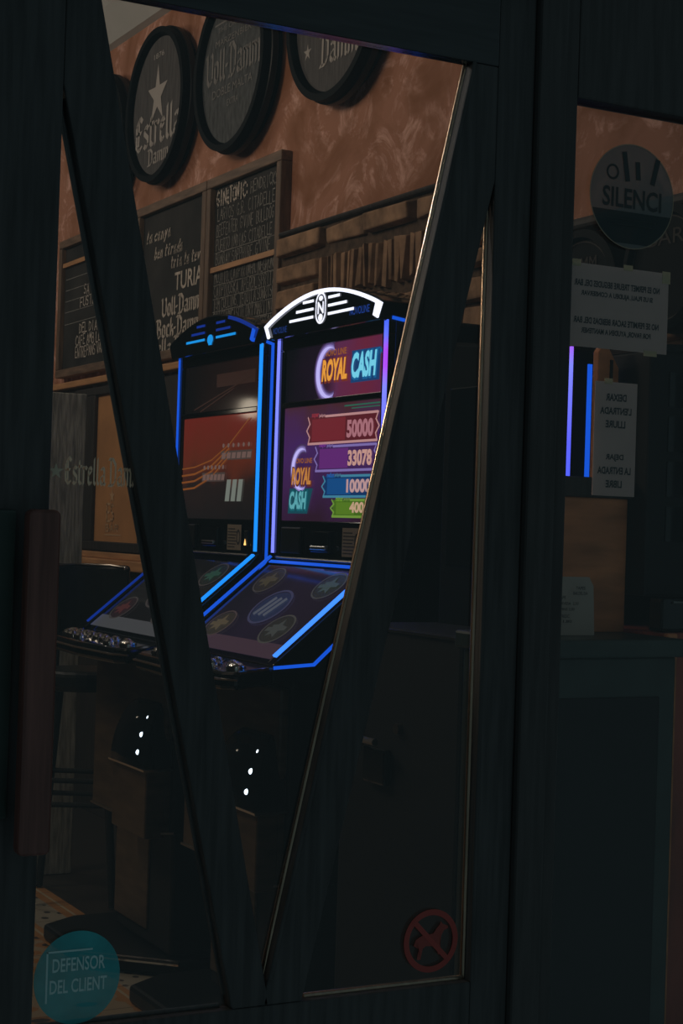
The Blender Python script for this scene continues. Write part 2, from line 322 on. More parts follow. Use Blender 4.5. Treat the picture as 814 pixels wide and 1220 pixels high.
def tiles():
    m, nt, b = newmat('hydraulic_floor_tiles'); N = nt.nodes; L = nt.links
    g = N.new('ShaderNodeNewGeometry'); sp = N.new('ShaderNodeSeparateXYZ'); L.new(g.outputs['Position'], sp.inputs[0])
    def mth(op, a, b_=None, c=None):
        n = N.new('ShaderNodeMath'); n.operation = op
        for i, v in enumerate((a, b_, c)):
            if v is None: continue
            if isinstance(v, (int, float)): n.inputs[i].default_value = v
            else: L.new(v, n.inputs[i])
        return n.outputs[0]
    X, Y = sp.outputs['X'], sp.outputs['Y']
    def band(v, a, c): return mth('MULTIPLY', mth('GREATER_THAN', v, a), mth('LESS_THAN', v, c))
    mp = N.new('ShaderNodeMapping'); mp.inputs['Scale'].default_value = (17, 13, 1); mp.inputs['Rotation'].default_value = (0, 0, .5); L.new(g.outputs['Position'], mp.inputs[0])
    vo = N.new('ShaderNodeTexVoronoi'); vo.inputs['Scale'].default_value = 1.5; vo.inputs['Randomness'].default_value = .55; L.new(mp.outputs[0], vo.inputs['Vector'])
    blob = mth('LESS_THAN', vo.outputs['Distance'], .30)
    mp2 = N.new('ShaderNodeMapping'); mp2.inputs['Scale'].default_value = (6, 9, 1); L.new(g.outputs['Position'], mp2.inputs[0])
    wv = N.new('ShaderNodeTexVoronoi'); wv.inputs['Scale'].default_value = 1.2; wv.inputs['Randomness'].default_value = .3; L.new(mp2.outputs[0], wv.inputs['Vector'])
    big = mth('LESS_THAN', wv.outputs['Distance'], .38); mid = mth('LESS_THAN', wv.outputs['Distance'], .22)
    def mixc(f, a, col):
        n = N.new('ShaderNodeMixRGB'); L.new(f, n.inputs[0])
        if isinstance(a, tuple): n.inputs[1].default_value = (*a, 1)
        else: L.new(a, n.inputs[1])
        n.inputs[2].default_value = (*col, 1); return n.outputs[0]
    c = mixc(big, (.40, .31, .20), (.42, .20, .07)); c = mixc(mid, c, (.05, .04, .035))
    inner = band(X, 1.71, 1.87); f = mth('MULTIPLY', inner, blob)
    c = mixc(inner, c, (.36, .33, .26)); c = mixc(f, c, (.055, .05, .05))
    c = mixc(band(X, 1.835, 1.905), c, (.45, .22, .075)); c = mixc(band(X, 1.865, 1.875), c, (.5, .42, .28))
    c = mixc(band(X, 1.665, 1.715), c, (.45, .22, .075)); c = mixc(band(X, 1.685, 1.695), c, (.5, .42, .28))
    gx = mth('LESS_THAN', mth('FRACT', mth('MULTIPLY', Y, 5)), .02); c = mixc(gx, c, (.10, .08, .06))
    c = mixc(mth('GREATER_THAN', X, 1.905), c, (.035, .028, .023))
    L.new(c, b.inputs['Base Color']); b.inputs['Roughness'].default_value = .4; return m
M_FLOOR = tiles()

# ================================================================== SETTING
WX = 2.6
def bx(a, b):
    q = MB(); q.box(a, b); return q
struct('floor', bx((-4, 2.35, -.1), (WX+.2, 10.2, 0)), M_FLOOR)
struct('ceiling', bx((-4, 2.35, 3.62), (WX+.2, 10.2, 3.72)), M_CEIL)
struct('wall_right', bx((WX, 2.35, 0), (WX+.2, 10.2, 3.62)), M_PLASTER)
struct('wall_left', bx((-4.2, 2.35, -.1), (-4, 10.2, 3.72)), M_DARKWOOD)
struct('wall_back', bx((-4, 10.2, -.1), (WX+.2, 10.4, 3.72)), M_DARKWOOD)
q = MB(); q.box((-4, 2.35, 2.4), (WX+.2, 2.45, 3.72)); q.box((-4, 2.35, 0), (.55, 2.45, 2.4)); q.box((2.45, 2.35, 0), (WX+.2, 2.45, 2.4))
struct('wall_front', q, M_DARKWOOD)
q = MB(); q.prism([(WX, 2.46, 3.62), (WX-.10, 2.46, 3.62), (WX-.10, 2.46, 3.58), (WX-.03, 2.46, 3.45), (WX, 2.46, 3.44)], (0, 7.7, 0)); struct('trim_1', q, M_WHITE)
# stone cladding of the long wall, below a ledge and a painted shadow line
q = bx((WX-.03, 3.9, 0), (WX, 5.30, 2.325)); q.box((WX-.03, 2.46, 0), (WX, 3.9, 2.07)); wst = struct('wall_stone', q, M_MORTAR)
def stones(y0, y1, z0, z1, kind):
    q = MB(); z = z1
    def stone(ya, yb, za, zb):
        p = WX-.03-(rnd.uniform(.020, .030) if kind == 'soldier' else rnd.uniform(.018, .038)); g = .004 if kind == 'soldier' else .006
        j = lambda: rnd.uniform(-.006, .006)
        a = [(WX-.02, ya+g, za+g), (WX-.02, yb-g, za+g), (WX-.02, yb-g, zb-g), (WX-.02, ya+g, zb-g)]
        b = [(p+j(), ya+g+.008+j(), za+g+.006+j()), (p+j(), yb-g-.008+j(), za+g+.006+j()), (p+j(), yb-g-.008+j(), zb-g-.006+j()), (p+j(), ya+g+.008+j(), zb-g-.006+j())]
        A = [q.V(v) for v in a]; B = [q.V(v) for v in b]; q.bm.faces.new(B)
        for i in range(4): q.bm.faces.new([A[i], A[(i+1) % 4], B[(i+1) % 4], B[i]])
    if kind == 'row':
        while z > z0+.03:
            hh = min(rnd.uniform(.075, .125), z-z0); y = y0
            while y < y1-.02:
                ww = min(rnd.uniform(.14, .36), y1-y)
                if y1-y-ww < .06: ww = y1-y
                stone(y, y+ww, z-hh, z); y += ww
            z -= hh
    else:
        y = y0
        while y < y1-.02:
            ww = min(rnd.uniform(.028, .050), y1-y)
            if y1-y-ww < .03: ww = y1-y
            stone(y, y+ww, z0+rnd.uniform(0, .02), z1); y += ww
    return q
for args in ((2.5, 3.9, 0, 2.06, 'row'), (3.9, 5.30, 2.225, 2.315, 'row'), (4.22, 4.98, 2.05, 2.212, 'soldier'), (4.98, 5.30, 2.05, 2.215, 'row'), (3.9, 4.22, 2.05, 2.215, 'row'), (3.9, 5.30, 0, 2.035, 'row')):
    o = struct('stone_course', stones(*args), M_STONE, wst, bevel=.006)
q = MB(); q.box((WX-.05, 3.9, 2.318), (WX, 5.30, 2.335)); struct('shadow_strip', q, M_DARKWOOD, bevel=.01)  # dark strip drawn in place of the shadow line above the stones
q = MB(); q.box((WX-.06, 2.5, 2.09), (WX, 3.88, 2.12)); struct('trim_3', q, M_DARKWOOD, bevel=.01)
# wainscot and its rails
struct('trim_4', bx((WX-.025, 5.34, 0), (WX, 10.1, 1.90)), M_DARKWOOD)
q = MB(); q.box((WX-.055, 5.34, 1.915), (WX, 10.1, 1.942)); q.box((WX-.03, 5.34, 1.942), (WX, 10.1, 1.952)); struct('trim_5', q, M_RAIL, bevel=.005)
q = MB(); q.box((WX-.07, 5.34, 1.09), (WX-.025, 10.1, 1.135)); q.box((WX-.05, 5.34, 1.135), (WX-.025, 10.1, 1.165)); struct('trim_6', q, M_RAIL, bevel=.006)

# ------------------------------------------------------------------ street door
YD = 2.4
GX0, GX1, GZ0, GZ1 = .788, 1.556, .540, 2.095
YF, YB = YD-.015, YD+.015
door = struct('door_1', bx((.58, YF, .02), (GX0, YB, 2.24)), M_FRAME, bevel=.003)
def dpart(name, mb, m, **k):
    o = obj(name, mb, m, door, **k); return o
dpart('stile', bx((GX1, YF, .02), (1.630, YB, 2.24)), M_FRAME, bevel=.003)
dpart('top_rail', bx((GX0, YF, GZ1), (GX1, YB, 2.24)), M_RAILTOP, bevel=.003)
dpart('kick_panel', bx((GX0, YF, .02), (GX1, YB, GZ0)), M_FRAME, bevel=.003)
def bar(poly, y0, y1):
    q = MB(); q.prism([(x, y0, z) for x, z in poly], (0, y1-y0, 0)); return q
dpart('muntin', bar([(GX0, 1.949), (1.113, GZ0), (1.178, GZ0), (.841, GZ1), (GX0, GZ1)], YF+.001, YB-.001), M_FRAME, bevel=.003)
dpart('muntin', bar([(1.504, GZ1), (GX1, GZ1), (GX1, 1.900), (1.236, GZ0), (1.166, GZ0)], YF+.001, YB-.001), M_FRAME, bevel=.003)
def bead(path, r=.006):
    q = MB(); q.tube(path, r, 12); return q
for (xa, za), (xb, zb), yy in (((1.505, GZ1), (1.172, .56), YB-.004), ((1.557, 1.90), (1.557, GZ0), YB-.004), ((1.111, .56), (.790, 1.93), YB-.004), ((.79, GZ0), (1.10, GZ0), YB-.004), ((1.25, GZ0), (1.555, GZ0), YB-.004),
            ((1.508, GZ1), (1.178, .58), YF+.002), ((1.559, 1.89), (1.559, GZ0), YF+.002)):
    dpart('glazing_bead', bead([(xa, yy, za), (xb, yy, zb)], .006 if yy > YD else .004), M_BEAD if xa > 1.2 and yy > YD else M_FRAME, smooth=True)
dpart('glass_pane', bx((GX0, YD+.001, GZ0), (GX1, YD+.006, GZ1)), M_GLASS)
q = bx((.738, YD-.080, .814), (.787, YD-.045, 1.314)); hd = dpart('pull_handle', q, M_HANDLE, bevel=.010, seg=3)
for z in (.88, 1.23):
    q = MB(); q.tube([(.762, YD-.05, z), (.762, YD-.012, z)], .011, 14); obj('standoff', q, M_STEEL, hd, smooth=True)
dpart('push_plate', bx((.60, YD-.024, .86), (.736, YD-.0155, 1.312)), M_COUNTER, bevel=.004)
# jamb, fixed side window
struct('trim_7', bx((1.632, YD-.03, 0), (1.690, YD+.04, 2.4)), M_POST, bevel=.006)
q = MB(); q.box((.50, YD-.05, 2.25), (1.632, YD+.05, 2.4)); struct('trim_8', q, M_POST, bevel=.006)
win = struct('window_1', bx((1.690, YD-.02, 0), (1.719, YD+.02, 2.4)), M_POST, bevel=.004)
obj('top_frame', bx((1.719, YD-.02, 2.066), (2.44, YD+.03, 2.4)), M_POST, win, bevel=.004)
obj('bottom_frame', bx((1.719, YD-.02, 0), (2.44, YD+.03, .30)), M_POST, win, bevel=.004)
obj('side_frame', bx((2.38, YD-.03, .30), (2.44, YD+.03, 2.061)), M_POST, win, bevel=.004)
obj('glass_pane', bx((1.719, YD+.001, .30), (2.38, YD+.006, 2.061)), M_GLASS, win)

# ================================================================== BARREL ENDS ON THE WALL
def barrel(y, z, label, face, deco, r=.318, d=.09, x=WX):
    t = thing('barrel_end', label, 'barrel sign', (x, y, z), 'barrel ends high on the plaster wall')
    q = MB(); ax = (-1, 0, 0)
    q.lathe((x, y, z), ax, [(r-.03, 0), (r-.004, .03), (r, d*.6), (r-.002, d), (r-.026, d), (r-.032, d-.010), (r-.036, d-.026), (r-.036, 0)], 72)
    obj('barrel_rim', q, M_DRUM, t, smooth=True)
    q = MB(); q.lathe((x, y, z), ax, [(r+.001, d*.35), (r+.006, d*.38), (r+.006, d*.62), (r+.001, d*.65)], 72); obj('hoop', q, M_SATIN, t, smooth=True)
    q = MB(); q.lathe((x, y, z), ax, [(0, d-.025), (r-.036, d-.025)], 72); obj('barrel_face', q, face, t)
    if deco:
        pl = WALLP(y, z, x-d+.025-.002); q = MB(); deco(q, pl); obj('lettering', q, M_PRINT if face is M_FACE else M_PRINTDIM, t)
    return t
def d_estrella(q, pl):
    star(q, pl, -.01, .045, .130, k=.36, sx=.85)
    blackletter(q, pl, 'Estrella', -.250, -.155, .140, .50); blackletter(q, pl, 'Damm', -.10, -.235, .065, .23)
    sans(q, pl, '1876', -.06, .20, .022, .11)
def d_voll(q, pl):
    blackletter(q, pl, 'Voll-Damm', -.245, -.03, .12, .49)
    sans(q, pl, 'DOBLE MALTA', -.18, -.09, .032, .36); sans(q, pl, 'THE ORIGINAL', -.14, .155, .02, .30); sans(q, pl, 'MARZENBIER', -.16, .105, .024, .32)
    for z in (.19,): seg(q, pl, (-.17, z), (.19, z), .006)
    sans(q, pl, 'EXTRA', -.04, -.14, .025, .1)
def d_damm(q, pl):
    blackletter(q, pl, 'Estrella', -.225, -.05, .115, .45); blackletter(q, pl, 'Damm', -.10, -.185, .10, .27); star(q, pl, -.19, -.115, .03)
    star(q, pl, 0, .15, .08, k=.34)
barrel(7.10, 2.97, 'black barrel end beside the door stile, mostly hidden, left of the starred one', M_FACE2, None)
barrel(6.44, 3.02, 'black barrel end with a pale star above blackletter Estrella Damm', M_FACE, d_estrella)
barrel(5.70, 3.012, 'black barrel end with worn grey face lettered Voll-Damm', M_FACE2, d_voll)
barrel(4.885, 3.03, 'black barrel end under the door top rail, only the word Damm showing', M_FACE, d_damm)

# ================================================================== CHALKBOARDS
def board(y0, y1, z0, z1, label, deco, divider=None):
    t = thing('chalkboard', label, 'chalkboard', (WX, (y0+y1)/2, z0), 'framed chalkboards hung in a row')
    x = WX; f = .038; dp = .045
    obj('slate', bx((x-.022, y0+f-.004, z0+f-.004), (x-.005, y1-f+.004, z1-f+.004)), M_SLATE, t)
    for a, b, mm in (((y0, z0), (y1, z0+f), M_BFRAMEH), ((y0, z1-f), (y1, z1), M_BFRAMEH), ((y0, z0+f), (y0+f, z1-f), M_BFRAME), ((y1-f, z0+f), (y1, z1-f), M_BFRAME)):
        obj('frame_bar', bx((x-dp, a[0], a[1]), (x, b[0], b[1])), mm, t, bevel=.004)
    pl = WALLP(y1-f, z0+f, x-.024); W = y1-y0-2*f; Hh = z1-z0-2*f
    for i, (fn, mm) in enumerate(deco):
        q = MB(); fn(q, pl, W, Hh); obj('lettering', q, mm, t)
    if divider is not None:
        obj('divider_strip', bx((x-.036, y0+f, z0+f+divider-.012), (x-.022, y1-f, z0+f+divider+.008)), M_RAIL, t)
    return t
def lines(items, wt=.0042, seed=0):
    def fn(q, pl, W, Hh):
        for i, (s, x0, x1, yy, hh) in enumerate(items): chalk(q, pl, s, x0*W, yy*Hh, hh*Hh, (x1-x0)*W, wt, .004, 0, 0, seed*50+i)
    return fn
def rules(ys):
    def fn(q, pl, W, Hh):
        for y in ys: seg(q, pl, (.02*W, y*Hh), (.97*W, y*Hh), .003)
    return fn
gin_head = lines([('GIN&TONIC:', .03, .52, .875, .10)], .0075, 1)
gin = lines([('HENDRICKS', .56, .97, .885, .075), ('LARIOS  G.R.  CITADELLE', .05, .93, .775, .08), ("BEEFEATER  G'VINE  BULLDOG", .04, .92, .675, .08), ('PUERTO INDIAS  CITADELLE', .04, .90, .575, .075), ("BOMBAY SAPPHIRE. G'VINE", .04, .88, .48, .075),
  ('MOJITO. CAIPIRINHA. NEGRONI', .03, .97, .36, .08), ('CAIPIROSKA. APEROL SPRITZ', .03, .96, .27, .08), ('TOM COLLINS. TEQUILA SUNRISE', .03, .96, .185, .075), ('SAN FRANCISCO. DRY MARTINI', .03, .95, .095, .08), ('MANHATTAN', .52, .96, .02, .06)], .0042, 2)
board(5.30, 5.955, 1.975, 2.632, 'chalkboard headed GIN&TONIC with rows of drinks and a wooden strip across', [(gin_head, M_CHALK), (gin, M_CHALKDIM), (rules((.565, .47, .35, .26, .175, .085)), M_CHALKDIM)], .265)
def taps(q, pl, W, Hh):
    chalk(q, pl, 'la canya', .05*W, .80*Hh, .075*Hh, .42*W, .0075, 0, .35, 0, 5)
    chalk(q, pl, 'ben tirada', .20*W, .67*Hh, .075*Hh, .46*W, .0075, 0, .35, 0, 6)
    chalk(q, pl, 'tria la teva', .48*W, .57*Hh, .075*Hh, .50*W, .0075, 0, .2, 0, 7)
    sans(q, pl, 'TURIA', .97*W, .405*Hh, .125*Hh, .42*W, .012, 0, 'RIGHT')
    blackletter(q, pl, 'Voll-Damm', .97*W, .245*Hh, .125*Hh, .62*W, 1.25)
    blackletter(q, pl, 'Bock-Damm', .97*W, .10*Hh, .125*Hh, .70*W, 1.25)
    blackletter(q, pl, 'Estrella.Damm', .97*W, -.035*Hh, .125*Hh, .95*W, 1.25)
_bl = blackletter
def blackletter_r(q, pl, text, xr, y, hgt, width, nib): _bl(q, pl, text, xr-width, y, hgt, width, nib)
def taps2(q, pl, W, Hh):
    global blackletter
    keep = blackletter; blackletter = blackletter_r; taps(q, pl, W, Hh); blackletter = keep
board(5.962, 6.705, 1.965, 2.632, 'chalkboard of tap beers with la canya ben tirada, TURIA and Voll-Damm', [(taps2, M_CHALK)])
food = lines([('ES VI  BRAVES', .45, .99, .885, .075), ('PA TORRADA', .40, .99, .755, .075), ('AMB TOMATA.PA', .40, .99, .665, .075), ("SA TERRA  CA'L PONT", .30, .99, .575, .075), ('FUSTES.GORRES I PA', .25, .99, .485, .075),
  ('DEL DIA  SOPES AIGUA', .25, .98, .27, .075), ('CAFE AMB LLET I LLIMONA', .2, .98, .175, .08), ('ENTREPANS VARIATS. PERNIL', .2, .98, .08, .085)], .0055, 3)
board(6.712, 7.72, 1.975, 2.632, 'chalkboard with rows of white handwriting left of the slanted door bar', [(food, M_CHALK), (rules((.47, .37, .56, .65, .74)), M_CHALKDIM)], .50)

# ================================================================== GAMING MACHINES
FX = 2.09                                   # plane of the screens
N_WHITE = glow('led_white', (235, 236, 255), 1.6); N_LILAC = glow('led_lilac', (120, 128, 255), 1.5)
N_CYAN = glow('led_cyan', (25, 140, 255), 1.3); N_BLUE = glow('led_blue', (20, 88, 225), 1.0); N_DIM = glow('led_dim_blue', (12, 50, 150), .8)
N_BRIGHT = glow('led_bright_blue', (60, 130, 255), 1.6)
def gradient_led():
    m, nt, b = newmat('led_colour_change'); N = nt.nodes; L = nt.links
    g = N.new('ShaderNodeNewGeometry'); s = N.new('ShaderNodeSeparateXYZ'); L.new(g.outputs['Position'], s.inputs[0])
    mr = N.new('ShaderNodeMapRange'); mr.inputs[1].default_value = 1.2; mr.inputs[2].default_value = 1.86; L.new(s.outputs['Z'], mr.inputs[0])
    r = N.new('ShaderNodeValToRGB'); L.new(mr.outputs[0], r.inputs[0]); e = r.color_ramp.elements
    e[0].position = 0; e[0].color = (*s2l((40, 95, 255)), 1); e[1].position = 1; e[1].color = (*s2l((40, 90, 240)), 1)
    for p, c in ((.45, (90, 95, 255)), (.70, (125, 130, 255)), (.78, (170, 70, 235)), (.84, (170, 70, 230)), (.90, (95, 110, 255))):
        k = e.new(p); k.color = (*s2l(c), 1)
    b.inputs['Base Color'].default_value = (.01, .01, .01, 1); L.new(r.outputs[0], b.inputs['Emission Color']); b.inputs['Emission Strength'].default_value = 1.3
    return m
N_GRAD = gradient_led()
def screen_bg(name, stops, axis='Z', lo=0, hi=1, estr=1.0, rough=.06):
    m, nt, b = newmat(name); N = nt.nodes; L = nt.links
    g = N.new('ShaderNodeNewGeometry'); s = N.new('ShaderNodeSeparateXYZ'); L.new(g.outputs['Position'], s.inputs[0])
    mr = N.new('ShaderNodeMapRange'); mr.inputs[1].default_value = lo; mr.inputs[2].default_value = hi; L.new(s.outputs[axis], mr.inputs[0])
    nz = N.new('ShaderNodeTexNoise'); nz.inputs['Scale'].default_value = 7; L.new(g.outputs['Position'], nz.inputs['Vector'])
    ad = N.new('ShaderNodeMath'); ad.operation = 'MULTIPLY_ADD'; ad.inputs[1].default_value = .5; L.new(nz.outputs['Fac'], ad.inputs[0])
    sb = N.new('ShaderNodeMath'); sb.operation = 'SUBTRACT'; L.new(mr.outputs[0], sb.inputs[0]); sb.inputs[1].default_value = .25; L.new(sb.outputs[0], ad.inputs[2])
    r = N.new('ShaderNodeValToRGB'); L.new(ad.outputs[0], r.inputs[0]); e = r.color_ramp.elements
    e[0].position = stops[0][0]; e[0].color = (*s2l(stops[0][1]), 1); e[1].position = stops[-1][0]; e[1].color = (*s2l(stops[-1][1]), 1)
    for p, c in stops[1:-1]:
        k = e.new(p); k.color = (*s2l(c), 1)
    b.inputs['Base Color'].default_value = (.004, .004, .004, 1); b.inputs['Roughness'].default_value = rough; b.inputs['Specular IOR Level'].default_value = .4
    L.new(r.outputs[0], b.inputs['Emission Color']); b.inputs['Emission Strength'].default_value = estr; return m
M_SCREENOFF = mat('dark_screen', (.004, .004, .004), .12, spec=.5)

def machine(yc, label, right):
    t = thing('gaming_machine', label, 'slot machine', (FX-.1, yc, 0), 'gaming machines along the stone wall')
    f = lambda p: (FX-p[1], yc-p[0], p[2])                        # (s to the viewer's right, d out from the screens, z)
    nm = lambda: MB(f)
    pl = lambda d=0: Plane((FX-d, yc, 0), (0, -1, 0), (0, 0, 1))
    hw = .315
    # upper cabinet
    q = nm(); q.box((-hw, -.38, 1.0), (hw, -.012, 1.845)); obj('cabinet', q, M_SATIN, t, bevel=.012)
    q = nm()
    q.box((-hw, -.02, 1.80), (hw, .004, 1.845)); q.box((-hw, -.02, 1.21), (-.283, .004, 1.80)); q.box((.283, -.02, 1.21), (hw, .004, 1.80)); q.box((-.283, -.02, 1.635), (.283, .004, 1.652)); q.box((-.283, -.02, 1.21), (.283, .002, 1.318))
    obj('screen_bezel', q, M_BLACK, t, bevel=.003)
    # arched topper
    n = 24; top = []
    for i in range(n+1):
        s = -.338 + .676*i/n; top.append((s, 1.876+.068*math.cos(s/.338*math.pi/2)**.9 if abs(s) < .337 else 1.876))
    out = [(-.315, 1.830)] + top + [(.315, 1.830)]
    q = nm(); q.prism([(s, -.12, z) for s, z in out], (0, .155, 0)); tp = obj('topper', q, M_BLACK, t, bevel=.006)
    arch = [(s*.985, .036, z-.008) for s, z in top]
    if right:
        q = nm(); q.ribbon([(-.312, .036, 1.836)] + arch + [(.314, .036, 1.836)], .0095, (0, 1, 0), .006); obj('topper_neon_arch', q, N_WHITE, tp)
        q = nm(); q.ribbon([(.326, .037, 1.872), (.312, .037, 1.838)], .020, (0, 1, 0), .008); obj('topper_neon_corner', q, N_WHITE, tp)
    else:
        q = nm(); q.ribbon([(s, .036, z-.008) for s, z in top[17:]] + [(.316, .036, 1.838)], .010, (0, 1, 0), .006); obj('topper_neon_arch', q, N_DIM, tp)
        q = nm(); q.ribbon([(.329, .037, 1.870), (.314, .037, 1.838)], .018, (0, 1, 0), .008); obj('topper_neon_corner', q, N_BLUE, tp)
    # winged emblem
    P = pl(.037); L1 = glow('emblem_light', (240, 240, 255), 1.4) if right else glow('emblem_light_blue', (20, 150, 235), 1.0)
    L2 = L1 if right else N_DIM
    for i, (dz, a, b) in enumerate(((.030, .045, .125), (.008, .045, .165), (-.014, .045, .205))):
        for sg in (-1, 1):
            q = MB(); seg(q, P, (sg*a, 1.885+dz), (sg*(b-.02), 1.885+dz), .0075)
            obj('emblem_bar', q, L2 if (i == 0 or not right and i == 1) else L1, tp)
    q = MB()
    if right:
        ring(q, P, 0, 1.904, .024, .030, a0=0, a1=math.pi, n=14); ring(q, P, 0, 1.878, .024, .030, a0=math.pi, a1=2*math.pi, n=14)
        seg(q, P, (-.027, 1.880), (-.027, 1.902), .005); seg(q, P, (.027, 1.880), (.027, 1.902), .005)
        ring(q, P, 0, 1.917, .0, .012, n=14, ky=.6); ring(q, P, 0, 1.865, .0, .013, n=14, ky=.8)
        for a, b in (((-.014, 1.878), (-.014, 1.905)), ((-.014, 1.905), (.014, 1.878)), ((.014, 1.878), (.014, 1.905))): seg(q, P, a, b, .007)
    else:
        ring(q, P, 0, 1.868, .0, .022, n=18, ky=.7); seg(q, P, (-.01, 1.854), (.012, 1.854), .006)
    obj('emblem', q, L1, tp)
    q = MB(); P2 = pl(.0365)
    if right:
        sans(q, P2, 'NOVOLINE', .165, 1.854, .020, .105, .01); obj('topper_lettering', q, glow('topper_print_bright', (22, 58, 140), .9), tp); q = MB(); sans(q, P2, 'NOVOLINE', -.29, 1.844, .018, .085, .01)
        obj('topper_lettering', q, glow('topper_print', (22, 52, 120), .8), tp)
    # light strips along the front edge and round the flank
    fr = [(hw-.002, .006, 1.835), (hw-.002, .006, 1.225), (hw-.002, .022, 1.196), (hw-.002, .30, .966)]
    def strip(side, m_up, m_dn, wd=.013):
        s = side*(hw-.006)
        q = nm(); q.ribbon([(s, .004, 1.835), (s, .004, 1.225)], wd, (0, 1, 0), .006); obj('front_light_strip', q, m_up, t)
        nr = Vector((0, .23, .278)).normalized()
        q = nm(); q.ribbon([(s, .010, 1.213), (s, .29, .980)], wd+.004, nr, .006); obj('slanted_light_strip', q, m_dn, t)
        sx = side*(hw+.006); rd = -.05 if right else -.023
        q = nm(); q.ribbon([(sx, -.002, 1.838), (sx, rd, 1.832), (sx, rd, 1.20), (sx, rd+.03, 1.15), (sx, .19, .962), (sx, .30, .955)], .008, (side, 0, 0), .004)
        obj('flank_light_strip', q, N_BLUE if side > 0 else N_DIM, t)
    if right:
        strip(1, N_GRAD, N_BRIGHT); strip(-1, N_LILAC, N_BLUE, .008)
    else:
        strip(1, N_CYAN, N_CYAN); strip(-1, N_BLUE, N_DIM, .004)
    # console: flanks, sloping touch screen, button deck
    q = nm()
    for sg in (-1, 1):
        s0 = sg*hw; q.prism([(s0, -.10, 1.22), (s0, .0, 1.22), (s0, .025, 1.19), (s0, .30, .963), (s0, .30, .92), (s0, -.10, .92)], (sg*.006, 0, 0))
    q.prism([(-.31, -.10, .92), (-.31, -.10, 1.19), (-.31, .015, 1.19), (-.31, .295, .955), (-.31, .295, .92)], (.62, 0, 0))
    obj('console', q, M_BLACK, t, bevel=.003)
    nr = Vector((0, -1, 0)); o0 = Vector(f((0, .02, 1.193))); o1 = Vector(f((0, .287, .969))); up = (o0-o1).normalized(); TP = Plane(o1, (0, -1, 0), up); TP.o = TP.o + TP.n*.004
    if TP.n.z < 0: TP.n = -TP.n; TP.o = TP.o + TP.n*.008
    Lh = (o0-o1).length
    q = MB(); q.face([TP.p(-.285, .0), TP.p(.285, .0), TP.p(.285, Lh-.008), TP.p(-.285, Lh-.008)])
    touch = obj('touch_screen', q, screen_bg('touch_display', [(0, (34, 26, 40)), (.5, (38, 30, 48)), (1, (28, 26, 36))] if right else [(0, (24, 22, 24)), (1, (20, 20, 22))], 'Y', yc-.3, yc+.3, .62), t)
    q = MB(); q.face([TP.p(-.285, .0, .002), TP.p(.285, .0, .002), TP.p(.285, .052, .002), TP.p(-.285, .052, .002)])
    obj('menu_bar', q, glow('menu_band', (56, 40, 50) if right else (60, 60, 62), 1), touch)
    spots = [(-.175, .09, .066), (.16, .10, .07), (0, .175, .086), (-.17, .275, .066), (.185, .275, .066)]
    for i, (sx, sy, rr) in enumerate(spots):
        q = MB(); disc(q, TP, sx, sy, rr*.88, rr*.7, .003); disc_o = obj('game_icon', q, glow('icon_fill', ((58, 52, 46), (50, 48, 46), (44, 52, 84), (52, 46, 40), (46, 48, 44))[i] if right else ((44, 30, 34), (30, 30, 30), (50, 36, 44), (40, 34, 30), (34, 40, 36))[i], .5), touch)
        q = MB(); ring(q, TP, sx, sy, rr*.90, rr, .004, 32, .8); obj('icon_ring', q, glow('icon_edge', ((78, 64, 62), (74, 72, 68), (66, 66, 96), (70, 64, 60), (70, 70, 68))[i] if right else (66, 60, 58), .6), touch)
        q = MB()
        if i == 2:
            for k in (-.03, 0, .03): seg(q, TP, (sx+k-.012, sy-.03), (sx+k+.012, sy+.03), .018, .005)
        else:
            star(q, TP, sx, sy, rr*.55, .005, .5); seg(q, TP, (sx-rr*.6, sy-rr*.1), (sx+rr*.6, sy+rr*.05), rr*.22, .006)
        obj('icon_picture', q, glow('icon_art', ((92, 80, 62), (70, 72, 70), (92, 96, 110), (76, 68, 50), (66, 80, 78))[i] if right else ((78, 40, 40), (52, 52, 50), (90, 50, 56), (70, 58, 40), (44, 76, 62))[i], .6), touch)
    if right:
        q = nm(); q.ribbon([(-.29, .022, 1.200), (.29, .022, 1.200)], .010, (0, .6, .8), .003); obj('hinge_light_strip', q, N_BLUE, t)
    q = MB(); seg(q, TP, (.296, -.012), (.296, .09), .004, .004); obj('edge_trim', q, M_CHROME, t)
    # deck
    pts = [(-.315, .29, .958), (-.322, .40, .945), (-.28, .422, .943), (0, .436, .942), (.28, .422, .943), (.322, .40, .945), (.315, .29, .958)]
    q = nm(); q.prism(pts, (0, 0, -.045)); dk = obj('button_deck', q, M_BLACK, t, bevel=.012, seg=3)
    q = nm(); q.ribbon([(-.326, .395, .925), (-.282, .427, .925), (0, .441, .925), (.282, .427, .925), (.326, .395, .925)], .006, (0, .3, 1), .004); obj('deck_trim', q, M_STEEL, dk)
    bs = [(-.27, .35), (-.215, .345), (-.215, .385), (-.16, .345), (-.16, .39), (-.10, .35), (-.09, .392), (-.03, .355), (.04, .36), (.105, .352), (.155, .39), (.20, .352), (.26, .372)]
    for i, (s, d) in enumerate(bs):
        q = MB(); big = .020 if i in (0, 12) else .0145
        c = f((s, d, .951)); q.lathe(c, (0, 0, 1), [(big+.005, -.006), (big+.005, .002), (big+.003, .006), (big, .004), (big*.8, .011), (big*.4, .014), (0, .015)], 18)
        obj('button', q, M_CHROME, dk, smooth=True)
